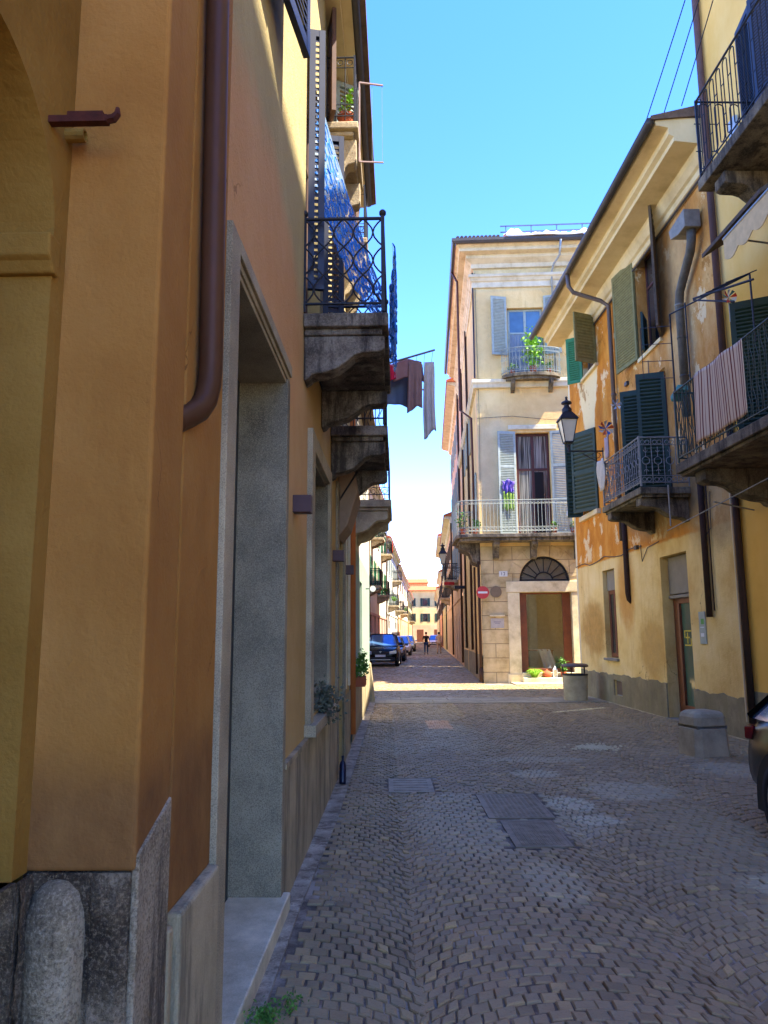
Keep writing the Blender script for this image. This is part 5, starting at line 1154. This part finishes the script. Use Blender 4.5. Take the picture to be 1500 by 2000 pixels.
# balcony plants, hanging things
o = pot_plant('tall bright green shrub in a pot on the small curved balcony', cp(1.95, .3, 10.42), 1.4, 'leaf_bright', (.42, .2, .72), 420, .15)
pot_plant('small pot with green plant at the left of the small curved balcony', cp(1.25, .2, 10.42), .9, 'leaf', (.14, .1, .16), 90, .08)
pot_plant('small pot with green plant at the right of the small curved balcony', cp(2.5, .25, 10.42), .9, 'leaf', (.16, .1, .16), 90, .08)
for i, (xx, lab) in enumerate(((-.6, 'pot with climbing plant at the rounded corner of the long pale balcony'), (-.2, 'pot with orange flowers near the corner of the long pale balcony'), (2.4, 'pot with low plants below the open french window'), (3.0, 'pot with low plants below the white hanging garment'))):
    pot_plant(lab, cp(xx, .6, 4.84), 1.0, 'leaf', (.2, .1, .16 if i else .5), 130, .08)
tag(MB().grid(lambda u, v: ((u-.5)*(.42-.1*v)+.02*math.sin(v*9), -.04*math.sin(u*17+v*3), -.42*v-.05*math.sin(u*9)), 14, 10).build('violet_garment', flat('violet_cloth', '#5c4b9c'), smooth=True, solid=.02), 'violet garment hanging on the shutter left of the french window', 'clothes', loc=cp(.98, .16, 6.72), rz=CRZ)
tag(MB().grid(lambda u, v: ((u-.5)*.34, -.03*math.sin(u*20), -.6*v+.04*math.sin(u*13)), 12, 8).build('green_garment', flat('lime_cloth', '#8fae4c'), smooth=True, solid=.02), 'lime green cloth hanging below the violet garment', 'clothes', loc=cp(.98, .15, 6.32), rz=CRZ)
t = thing('hanging_blouse', 'white blouse on a hanger over the pale balcony rail', 'clothes', cp(3.1, .8, 6.1), CRZ)
MB().tube([(0, 0, .12), (.02, 0, .08), (0, 0, .05), (-.28, 0, -.1)], .008, 5).tube([(0, 0, .05), (.28, 0, -.1)], .008, 5).build('hanger', 'iron_pale', t)
MB().grid(lambda u, v: ((u-.5)*(.56+.1*v), -.03-.03*math.sin(u*16), -.1-.62*v+.14*abs(u-.5)*(1-v)*-1), 14, 8).build('blouse', 'white_sheet', t, smooth=True, solid=.01)

# ------------------------------------------------------------------ concrete litter bin and bollard
t = thing('litter_bin', 'round concrete litter bin with dark metal lid at the corner of the peeling house', 'litter bin', (4.6, 19.0, 0))
MB().lathe([(.27, 0), (.275, .03), (.3, .56), (.3, .6), (.25, .6), (.24, .3)], (0, 0, 0), 32).build('body', 'concrete', t, smooth=False)
m = MB(); m.lathe([(.31, .60), (.31, .635), (.25, .635), (.25, .6)], (0, 0, 0), 28)
for q in range(5): a = q*1.256+.4; m.tube([(.28*math.cos(a), .28*math.sin(a), .63), (.28*math.cos(a), .28*math.sin(a), .8)], .014, 5)
m.build('rim', 'iron', t)
m = MB(); m.lathe([(.32, .8), (.325, .83), (.3, .86), (.2, .88), (.01, .885)], (0, 0, 0), 28); m.build('lid', 'grey_pipe', t)
t = thing('bollard', 'squat eight sided concrete bollard with a groove, near the shop door', 'bollard', (4.22, 10.55, 0), rad(12))
def octo(h, c_): return [(-h, -h+c_), (-h+c_, -h), (h-c_, -h), (h, -h+c_), (h, h-c_), (h-c_, h), (-h+c_, h), (-h, h-c_)]
def loft(rings):
    m = MB(); V = []
    for (h, c_, z) in rings: V += [(p[0], p[1], z) for p in octo(h, c_)]
    n = len(rings); F = [(i*8+k, i*8+(k+1) % 8, (i+1)*8+(k+1) % 8, (i+1)*8+k) for i in range(n-1) for k in range(8)] + [tuple(range(8))[::-1], tuple(range((n-1)*8, n*8))]
    return m.add(V, F)
loft([(.262, .075, 0), (.262, .075, .01), (.24, .07, .36)]).build('base', 'concrete', t, bevel=.012)
MB().box(-.218, .218, -.218, .218, .355, .395).build('groove', flat('groove_shadow_concrete', '#6d6658'), t)
loft([(.24, .07, .39), (.234, .068, .5), (.215, .065, .545), (.175, .055, .572), (.09, .03, .585)]).build('cap', 'concrete', t, bevel=.012)

# ------------------------------------------------------------------ street beyond the crossing
FLA, FLB = -3.6, .058
FRA, FRB = 3.23 - .056*25.7, .056
def row_house(name, label, side, Ya, Yb, h, wall, floors, nwin, shut, over=.5, roof='tile', gcol=None, balc=(), ww=1.0, pipe=True, depth=9, gh=3.6, skipg=False, shw=.5):
    if side == 'L': base = (FLA+FLB*Ya, Ya, 0); rz = math.atan2(1, FLB); L = (Yb-Ya)
    else: base = (FRA+FRB*Yb, Yb, 0); rz = math.atan2(-1, -FRB); L = (Yb-Ya)
    t = thing(name, label, 'building', base, rz)
    hs = []
    for fi, (z0, z1) in enumerate(floors):
        for i in range(nwin):
            c_ = L*(i+.5)/nwin; hs.append((c_-ww/2, c_+ww/2, z0, z1, fi))
    g = [(L*(i+.5)/nwin-.6, L*(i+.5)/nwin+.6, .1, 2.8) for i in range(nwin)]
    m = MB().wall(0, L-.02, gh, h, [q[:4] for q in hs], dep=.2).shell(0, L-.02, .001, depth, 0, h); m.build('wall', wall, t)
    MB().wall(0, L-.02, 0, gh, g, dep=.2, y=-.01).box(0, L-.02, -.05, -.011, gh-.1, gh+.06).build('ground_floor_wall', gcol or wall, t)
    m = MB()
    for i, (a, b, c_, e) in enumerate(g): MB().box(a, b, .14, .18, c_, e).build('door', ('wood', 'rolldark', 'wood_grey', 'green')[(i*3+len(name)) % 4], t)
    MB().prism([(-over, h+.02), (-over, h+.12), (depth/2, h+2.0), (depth, h+.1), (depth, h)], 'x', -.1, L+.05).build('roof', roof, t)
    MB().prism([(0, h-.5), (-.12, h-.45), (-.2, h-.2), (-over+.05, h-.1), (-over+.05, h+.01), (0, h+.01)], 'x', 0, L-.03).build('cornice', 'cmould', t)
    for (a, b, z0, z1, fi) in hs:
        m = MB(); y = .12; f_ = .06
        m.box(a, a+f_, y, y+.04, z0, z1).box(b-f_, b, y, y+.04, z0, z1).box(a+f_, b-f_, y, y+.04, z1-f_, z1).box(a+f_, b-f_, y, y+.04, z0, z0+f_).box((a+b)/2-.04, (a+b)/2+.04, y, y+.04, z0+f_, z1-f_).box(a-.08, b+.08, -.06, -.005, z0-.1, z0-.01)
        o = m.build('window', 'white_paint', t); MB().box(a+.03, b-.03, y+.015, y+.03, z0+.03, z1-.03).build('pane', 'pane', o)
        for (x0, x1) in ((a-shw-.02, a-.02), (b+.02, b+shw+.02)):
            mm = MB(); mm.box(x0, x0+.06, -.06, -.02, z0, z1).box(x1-.06, x1, -.06, -.02, z0, z1).box(x0+.06, x1-.06, -.058, -.022, z0, z0+.08).box(x0+.06, x1-.06, -.058, -.022, z1-.08, z1)
            n = int((z1-z0-.16)/.1)
            for i in range(n): mm.prism([(-.055, z0+.1+i*.1), (-.055, z0+.08+i*.1), (-.025, z0+.14+i*.1), (-.025, z0+.16+i*.1)], 'x', x0+.06, x1-.06)
            mm.build('shutter', shut, o)
    for (xc, z, w_, n_) in balc:
        balcony(t, xc-w_/2, xc+w_/2, z, n_, 'slab_pale', 'iron', 'bars', .95, .14, (xc-w_*.35, xc+w_*.35), .4, .2, .9, r=.012)
    if pipe:
        m = MB(); m.tube([(L-.15, -.08, h-.4), (L-.15, -.08, .2)], .06, 8); m.build('downpipe', 'brown_cast_iron', t, smooth=True)
    return t
def tone(n, b, d, l_, **k_): M[n] = plaster(n, b, d, l_, .5, .25, .2, **k_); return n
tone('w_pinkbrown', '#c9a08c', '#b48c78', '#d6b09c'); tone('w_cream', '#e0d2b4', '#cbbb9a', '#ebe0c6'); tone('w_white', '#d9d6ca', '#c2beb0', '#e6e4da')
tone('w_yellow', '#dcc084', '#caac6c', '#e8d098'); tone('w_orange', '#d39a66', '#c08850', '#dca878'); tone('w_peach', '#dcae86', '#cc9c72', '#e6bd98'); tone('w_salmon', '#cf9a7c', '#be886a', '#dcaa8e')
F3 = [(4.4, 6.4), (7.7, 9.5)]
row_house('town_house', 'pinkish house behind the parked black car, first on the left beyond the crossing', 'L', 24, 45.5, 11.2, 'w_white', F3, 6, 'green', gcol='w_pinkbrown', balc=((19.7, 4.3, 1.8, .9), (16.2, 7.6, 1.7, .8)), gh=5.2)
row_house('town_house', 'cream house with green shutters and pink base, second on the left beyond the crossing', 'L', 45.5, 64, 11.0, 'w_cream', F3, 5, 'green_bright', gcol='w_pinkbrown', balc=((3, 7.6, 1.8, .8), (8.5, 4.3, 1.8, .8), (13, 7.6, 1.8, .8)), gh=2.9)
row_house('town_house', 'white house with grey green shutters, third on the left beyond the crossing', 'L', 64, 86, 9.6, 'w_white', [(4.2, 5.8), (6.9, 8.5)], 6, 'bluegrey', balc=((4, 4.1, 1.9, .9), (12, 6.8, 2.0, .9), (18, 4.1, 2.0, .9)), gh=3.4)
row_house('town_house', 'pale grey house, farthest on the left side before the street bends', 'L', 86, 127, 9.2, 'w_cream', [(4.2, 5.8), (6.9, 8.3)], 6, 'wood_grey', gcol='w_peach', balc=((10, 4.1, 2.0, .9),))
row_house('town_house', 'tall peach plastered house continuing the corner house along the right side', 'R', 38.8, 53.5, 14.7, 'cflank_pink', [(4.8, 7.2), (8.6, 10.8), (12, 13.6)], 4, 'bluegrey', over=.65, balc=((8.0, 4.7, 2.2, .8),))
row_house('town_house', 'peach house of middle height, second on the right beyond the corner house', 'R', 53.5, 72, 9.8, 'w_peach', [(4.6, 6.4), (7.2, 8.6)], 5, 'wood_grey', over=.6, balc=((9, 4.5, 2.0, .8),))
row_house('town_house', 'salmon house with red roof edge, third on the right beyond the corner house', 'R', 72, 92, 10.8, 'w_yellow', F3, 5, 'wood_grey', over=.8)
row_house('town_house', 'ochre house, farthest on the right side before the street bends', 'R', 92, 114, 9.0, 'w_salmon', [(4.2, 5.8), (6.6, 8.0)], 5, 'wood_grey')
def end_house(label, x0, x1, Y, h, wall, roof, zr, nwin, gcol, rz=0.0):
    t = thing('town_house', label, 'building', (x0, Y, 0), rz); L = x1-x0
    hs = [(L*(i+.5)/nwin-.5, L*(i+.5)/nwin+.5, z, z+1.7) for i in range(nwin) for z in zr]
    MB().wall(0, L, 3.5, h, hs, dep=.2).shell(0, L, .001, 9, 0, h).build('wall', wall, t); MB().box(0, L, 0, .01, 0, 3.5).build('ground_floor_wall', gcol, t)
    MB().prism([(-.6, h+.02), (-.6, h+.15), (4.5, h+1.3), (9, h+.15), (9, h)], 'x', -.2, L+.2).build('roof', roof, t)
    for (a, b, c_, e) in hs:
        o = MB().box(a, b, .1, .15, c_, e).box((a+b)/2-.05, (a+b)/2+.05, .08, .1, c_, e).build('window', 'pane', t)
        MB().box(a-.5, a-.02, -.06, -.01, c_, e).build('shutter', 'green', o); MB().box(b+.02, b+.5, -.06, -.01, c_, e).build('shutter', 'green', o)
    MB().box(L*.3, L*.3+1.4, -.02, .1, 0, 2.6).box(L*.7, L*.7+1.4, -.02, .1, 0, 2.6).build('door', 'wood', t)
    return t
M['red_tile'] = plain('bright_terracotta_tile', '#c0603a', .9, 0, .2, .25, 5)
end_house('pale orange house with bright red roof, closing the view at the end of the street', 4.0, 13.0, 162, 10.6, 'w_yellow', 'red_tile', (4.2, 7.4), 3, 'w_peach')
row_house('town_house', 'sunlit yellow house with red roof, last on the left where the street narrows', 'L', 127, 156, 8.6, 'w_yellow', [(4.0, 5.6), (6.2, 7.6)], 6, 'green', roof='red_tile', balc=((9, 3.9, 2.0, .9), (19, 3.9, 2.0, .9)))
row_house('town_house', 'shaded cream house, last on the right where the street narrows', 'R', 114, 156, 8.4, 'w_cream', [(4.0, 5.6), (6.2, 7.4)], 8, 'wood_grey', roof='red_tile')
t = thing('roof_terrace_house', 'set back orange house with red roof showing above the end of the street', 'building', (5.0, 178, 0), 0)
MB().wall(0, 5, 0, 13.2, [(1, 2, 11, 12.4), (3, 4, 11, 12.4)], dep=.2).shell(0, 5, .001, 8, 0, 13.2).build('wall', 'w_orange', t); MB().prism([(-.6, 13.22), (-.6, 13.4), (4, 14.6), (8, 13.3)], 'x', -.2, 5.2).build('roof', 'red_tile', t); MB().box(1, 2, .1, .15, 11, 12.4).box(3, 4, .1, .15, 11, 12.4).build('window', 'pane', t)
# plants on far balconies
def flp(Y, n): return (FLA+FLB*Y+n, Y)
for i, (Y, z, s_, mt, lab) in enumerate(((48, 7.75, .5, 'leaf_dry', 'bushy grey green plants on the upper balcony of the cream house'), (54, 4.6, .5, 'leaf', 'green plants on the lower balcony of the cream house'), (59, 8.2, .9, 'leaf_dry', 'large shrub on the upper balcony at the far end of the cream house'), (68, 4.6, .5, 'leaf', 'green plants on a low balcony of the white house'), (100, 4.6, .7, 'leaf', 'dark plants on the last balcony on the left'))):
    o = bush('balcony_plant', mt, (0, 0, 0), (.3, .7*s_, .45*s_), 160, .16); x, y = flp(Y, .55); tag(o, lab, 'plant', 'plants on the far left balconies', (x, y, z+.1))
bush_ = MB().box(-.02, .02, -.8, .8, -.35, .35).build('red_banner', flat('bright_red_cloth', '#d23a2a')); x, y = flp(58.5, .84); tag(bush_, 'small bright red cloth on a balcony of the cream house', 'cloth', loc=(x, y, 8.2))
lantern((FRA+FRB*41, 41, 5.1), math.atan2(-1, -FRB), .95, 'black lantern on a bracket over the far street, right side')
t = thing('red_hanging_sign', 'small red hexagonal sign on a dark bracket over the far street', 'sign', (FRA+FRB*37, 37, 4.0), math.atan2(-1, -FRB))
MB().lathe([(.28, -.07), (.28, .07)], (0, -.75, 0), 6).build('plate', 'red', t); t.children[0].rotation_euler = (0, 0, 0)
MB().box(-.35, .35, -.5, -.002, -.25, -.12).box(-.03, .03, -.75, -.5, -.05, .0).build('bracket', 'iron', t)

# ------------------------------------------------------------------ vehicles
def car(label, loc, rz, paint, L=4.3, Wd=1.78, H=1.5, kind='suv', hi=1, name='parked_car'):
    """front points to -y in its own frame"""
    t = thing(name, label, 'car', loc, rz, 'cars parked along the street')
    w = Wd/2; hl = L/2
    hood = {'suv': .98, 'hatch': .86, 'sedan': .84}[kind]; belt = {'suv': 1.05, 'hatch': .93, 'sedan': .9}[kind]; deck = {'suv': 1.05, 'hatch': .96, 'sedan': .98}[kind]
    zb = .22 if kind != 'suv' else .28
    st = [(-hl, .62, w*.72, zb+.12), (-hl+.06, hood-.2, w*.86, zb+.04), (-hl+.25, hood-.07, w*.95, zb), (-hl+.7, hood, w, zb), (-hl+1.15, belt-.01, w, zb), (0, belt, w, zb), (hl-1.2, belt+.02, w, zb), (hl-.5, deck, w*.98, zb), (hl-.12, deck-.06, w*.93, zb+.03), (hl, deck-.3, w*.82, zb+.12)]
    V = []; F = []; N = 12
    for (y, zt, ww, z0) in st:
        half = [(0, z0), (ww*.86, z0), (ww*.985, z0+.12), (ww, z0+(zt-z0)*.45), (ww*.985, z0+(zt-z0)*.72), (ww*.93, zt-.03), (ww*.8, zt)]
        ring = half + [(-x, z) for x, z in half[::-1][:-1]]
        V += [(x, y, z) for x, z in ring]; N = len(ring)
    for i in range(len(st)-1):
        for k_ in range(N): F.append((i*N+k_, i*N+(k_+1) % N, (i+1)*N+(k_+1) % N, (i+1)*N+k_))
    F += [tuple(range(N))[::-1], tuple(range((len(st)-1)*N, len(st)*N))]
    b = MB().add(V, F).build('body', paint, t, smooth=True, sub=1)
    # cabin
    if kind == 'suv': cs = [(-hl+1.1, belt, belt, w*.9, w*.8), (-hl+1.95, belt, H-.05, w*.93, w*.72), (-.1, belt, H, w*.93, w*.74), (hl-.75, belt, H-.03, w*.92, w*.72), (hl-.18, belt, belt+.02, w*.88, w*.78)]
    elif kind == 'hatch': cs = [(-hl+.95, belt, belt, w*.88, w*.78), (-hl+1.8, belt, H-.05, w*.92, w*.7), (0, belt, H, w*.93, w*.71), (hl-.8, belt, H-.07, w*.9, w*.68), (hl-.15, belt, belt+.02, w*.86, w*.76)]
    else: cs = [(-hl+1.2, belt, belt, w*.88, w*.78), (-hl+2.0, belt, H-.04, w*.92, w*.68), (.2, belt, H, w*.93, w*.69), (hl-1.5, belt, H-.08, w*.9, w*.67), (hl-.5, belt, belt+.03, w*.84, w*.72)]
    V = []
    for (y, z0, z1, wb, wt) in cs: V += [(-wb, y, z0-.04), (wb, y, z0-.04), (wt, y, z1-.05 if z1 > z0+.1 else z1), (wt*.8, y, z1), (-wt*.8, y, z1), (-wt, y, z1-.05 if z1 > z0+.1 else z1)]
    F = [(i*6+k_, i*6+(k_+1) % 6, (i+1)*6+(k_+1) % 6, (i+1)*6+k_) for i in range(4) for k_ in range(6)]
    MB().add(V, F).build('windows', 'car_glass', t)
    m = MB(); rp_ = cs[1:4]; V = []
    for (y, z0, z1, wb, wt) in rp_: V += [(wt+.008, y, z1-.055), (wt*.8, y, z1+.008), (-wt*.8, y, z1+.008), (-wt-.008, y, z1-.055), (-wt*.9, y, z1-.08), (wt*.9, y, z1-.08)]
    m.add(V, [(i*6+k_, i*6+(k_+1) % 6, (i+1)*6+(k_+1) % 6, (i+1)*6+k_) for i in range(2) for k_ in range(6)] + [(5, 4, 3, 2, 1, 0), (12, 13, 14, 15, 16, 17)]).build('roof', paint, t, smooth=False, bevel=.01)
    m = MB()
    for sx in (-1, 1):
        for (p, q, r_) in ((cs[0], cs[1], .03), (cs[4], cs[3], .05)):
            m.tube([(sx*p[3], p[0], p[1]-.02), (sx*(q[4]+.0), q[0], q[2]-.05)], r_*.6, 6)
        m.tube([(sx*w*.93, .05, belt-.03), (sx*w*.735, .05, H-.06)], .035, 6)
    m.build('pillar', paint if kind != 'suv' else 'plastic', t)
    for (sx, nm) in ((-1, 'headlight'), (1, 'headlight')):
        MB().prism([(sx*w*.48, hood-.22), (sx*w*.88, hood-.16), (sx*w*.9, hood-.32), (sx*w*.5, hood-.36)][::sx], 'y', -hl-.0, -hl+.25).build(nm, 'headlamp', t, bevel=.02)
        MB().prism([(sx*w*.62, hl-.03), (sx*w*.84, hl-.05), (sx*w*.955, hl-.2), (sx*w*.9, hl-.26), (sx*w*.6, hl-.14)][::sx], 'z', deck-.24, deck-.13).build('tail_light', 'tail_red', t, bevel=.02)
        MB().box(min(sx*(w-.02), sx*(w+.17)), max(sx*(w-.02), sx*(w+.17)), -hl+1.35, -hl+1.47, belt-.0, belt+.15).build('mirror', paint, t, bevel=.03)
        MB().box(min(sx*w*.98, sx*(w+.012)), max(sx*w*.98, sx*(w+.012)), .15, .32, belt-.2, belt-.17).build('door_handle', 'alloy', t, bevel=.005)
    MB().box(-w*.46, w*.46, -hl-.02, -hl+.1, hood-.36, hood-.22).build('grille', 'plastic', t, bevel=.01)
    MB().box(-w*.8, w*.8, -hl-.03, -hl+.15, zb+.02, zb+.2).build('bumper', 'plastic', t, bevel=.03)
    MB().box(-w*.55, w*.55, -hl-.045, -hl-.02, zb+.06, zb+.1).build('trim', 'alloy', t)
    MB().box(-.26, .26, -hl-.055, -hl-.04, zb+.22, zb+.33).build('number_plate', 'white_paint', t); MB().box(-.26, .26, hl+.0, hl+.015, .55, .66).build('number_plate', 'white_paint', t)
    wr = .34 if kind == 'suv' else .32
    for sx in (-1, 1):
        for y in (-hl+.82, hl-.85):
            def rot(m_): m_.xf = Matrix.Translation((sx*(w-.11), y, wr)) @ Matrix.Rotation(rad(90)*sx, 4, 'Y'); return m_
            m = MB(); m.lathe([(wr*.62, -.11), (wr*.95, -.1), (wr, -.06), (wr, .07), (wr*.95, .115), (wr*.66, .122), (wr*.64, .05)], (0, 0, 0), 32)
            wh = rot(m).build('wheel', 'rubber', t, smooth=True)
            m = MB(); m.lathe([(wr*.66, .02), (wr*.66, .118), (wr*.61, .118), (wr*.58, .06), (wr*.58, .02)], (0, 0, 0), 32)
            for i in range(5):
                a = i*1.2566+.3; ca, sa = math.cos(a), math.sin(a)
                for da in (-.16, .16):
                    m.tube([(.05*math.cos(a), .05*math.sin(a), .1), (wr*.6*math.cos(a+da), wr*.6*math.sin(a+da), .09)], [.028, .018], 5)
            m.lathe([(.06, .05), (.06, .12), (.03, .128)], (0, 0, 0), 14)
            rot(m).build('rim', 'alloy', wh)
            m = MB(); m.lathe([(wr*.57, .0), (wr*.57, .03)], (0, 0, 0), 20); rot(m).build('brake', 'plastic', wh)
            # wheel arch
            m = MB(); P = [(y+(wr+.07)*math.cos(rad(q)), wr+(wr+.07)*math.sin(rad(q))) for q in range(0, 181, 12)] + [(y-(wr+.07), zb), (y+(wr+.07), zb)]
            m.prism(P, 'x', sx*(w*.55), sx*(w+.004)); m.build('wheel_arch', 'plastic', t)
    return t
SR = -math.atan(.058)
c1 = car('black compact suv with blue reflecting windscreen, nearest of the cars parked on the left', (-.22+.12, 41.2, 0), SR, 'car_black', 4.3, 1.8, 1.64, 'suv')
m = MB(); m.box(-.62, -.58, -.7, 1.4, 1.66, 1.7).box(.58, .62, -.7, 1.4, 1.66, 1.7); m.build('roof_rail', 'alloy', c1)
m = MB(); m.prism([(-.06, .05), (.06, .05), (0, -.04)], 'y', -2.19, -2.165); o = m.build('emblem', 'alloy', c1); o.location.z = .72
car('dark grey hatchback parked just behind the black suv', (.42, 48.0, 0), SR, 'car_grey', 4.0, 1.72, 1.48, 'hatch')
car('white hatchback, third in the row of cars parked on the left', (1.2, 61.0, 0), SR, 'car_white', 4.1, 1.75, 1.5, 'hatch')
car('silver estate car, farthest of the cars parked on the left', (2.05, 75.0, 0), SR, 'car_silver', 4.5, 1.8, 1.5, 'hatch')
car('pale blue car standing far away at the right side of the street', (6.4, 100, 0), SR, 'car_white', 4.0, 1.72, 1.5, 'hatch')
car('black car with alloy wheels cut off by the right edge of the picture', (3.84, 4.62, 0), rad(-1.0), 'car_black', 4.4, 1.84, 1.46, 'hatch')

# ------------------------------------------------------------------ people
def skin(name, pts, edges, mat, parent=None, sub=1):
    me = bpy.data.meshes.new(name); me.from_pydata([p[0] for p in pts], edges, []); me.materials.append(M[mat])
    o = bpy.data.objects.new(name, me); COL.objects.link(o)
    if parent: o.parent = parent
    o.modifiers.new('skin', 'SKIN'); 
    for i, p in enumerate(pts):
        r = p[1]; me.skin_vertices[0].data[i].radius = (r, r) if not isinstance(r, tuple) else r
    me.skin_vertices[0].data[0].use_root = True
    q = o.modifiers.new('sub', 'SUBSURF'); q.levels = sub; q.render_levels = sub
    for p in me.polygons: p.use_smooth = True
    return o
def person(label, loc, rz, top, legs, stride, shorts=False, armbend=.1, walking_away=True):
    s = stride
    P = [((0, 0, .95), (.15, .1)), ((0, 0, 1.12), (.13, .09)), ((0, .01, 1.32), (.16, .1)), ((0, 0, 1.45), (.12, .08)), ((0, 0, 1.52), .05), ((0, -.01, 1.58), .06), ((0, -.01, 1.66), (.08, .095)), ((0, 0, 1.74), .06),
         ((-.1, 0, .9), .09), ((-.11, -s*.5, .5), .058), ((-.11, -s*.7, .1), .04), ((-.12, -s*.7-.14, .04), .035),
         ((.1, 0, .9), .09), ((.11, s*.25, .5), .058), ((.11, s*.8, .12), .04), ((.12, s*.8-.12, .04), .035),
         ((-.2, 0, 1.42), .055), ((-.25, .03+s*.2, 1.15), .042), ((-.25, -.04+s*.3, .9), .032), ((-.25, -.06+s*.3, .8), .035),
         ((.2, 0, 1.42), .055), ((.25, .03-s*.2, 1.15), .042), ((.25, -.08-s*.3, .92), .032), ((.25, -.12-s*.3, .83), .035)]
    E = [(0, 1), (1, 2), (2, 3), (3, 4), (4, 5), (5, 6), (6, 7), (0, 8), (8, 9), (9, 10), (10, 11), (0, 12), (12, 13), (13, 14), (14, 15), (3, 16), (16, 17), (17, 18), (18, 19), (3, 20), (20, 21), (21, 22), (22, 23)]
    b = skin('person', P, E, 'skin'); tag(b, label, 'person', loc=loc, rz=rz)
    g = 1.18
    def sub_(idx, edges, mat, name, gr=g, ext=()):
        pts = [(P[i][0], tuple(v*gr for v in P[i][1]) if isinstance(P[i][1], tuple) else P[i][1]*gr) for i in idx]
        mp = {i: j for j, i in enumerate(idx)}; skin(name, pts, [(mp[a], mp[b_]) for a, b_ in edges if a in mp and b_ in mp], mat, b)
    sub_([1, 0, 2, 3, 16, 17, 20, 21], E, top, 'shirt', 1.22)
    sub_([0, 8, 9, 12, 13] + ([] if shorts else [10, 14]), E, legs, 'trousers', 1.25)
    MB().ball((0, .012, 1.70), .105, 12).build('hair', 'hair', b, smooth=True)
    for (x, y, z) in (P[11][0], P[15][0]): MB().box(x-.045, x+.045, y-.07, y+.15, 0, .08).build('shoe', 'plastic', b, bevel=.02)
    for sx, i in ((-1, 19), (1, 23)):
        x, y, z = P[i][0]
        for f_ in range(4): MB().tube([(x, y-.03+f_*.018, z-.01), (x, y-.034+f_*.018, z-.06), (x-sx*.012, y-.036+f_*.018, z-.09)], [.009, .008, .006], 5).build('finger', 'skin', b)
        MB().tube([(x, y-.045, z+.02), (x-sx*.01, y-.065, z-.015)], [.01, .008], 5).build('thumb', 'skin', b)
    return b
flat('black_tee', '#17181c'); flat('blue_jeans', '#2f3f5e'); flat('sand_shirt', '#b59a80'); flat('sand_trousers', '#a58a72')
person('person walking away in dark top and blue jeans, left of the two in the street', (3.35, 63.2, 0), rad(176), 'black_tee', 'blue_jeans', .2)
person('person walking away in sand coloured clothes, right of the two in the street', (4.6, 66.3, 0), rad(170), 'sand_shirt', 'sand_trousers', .28)
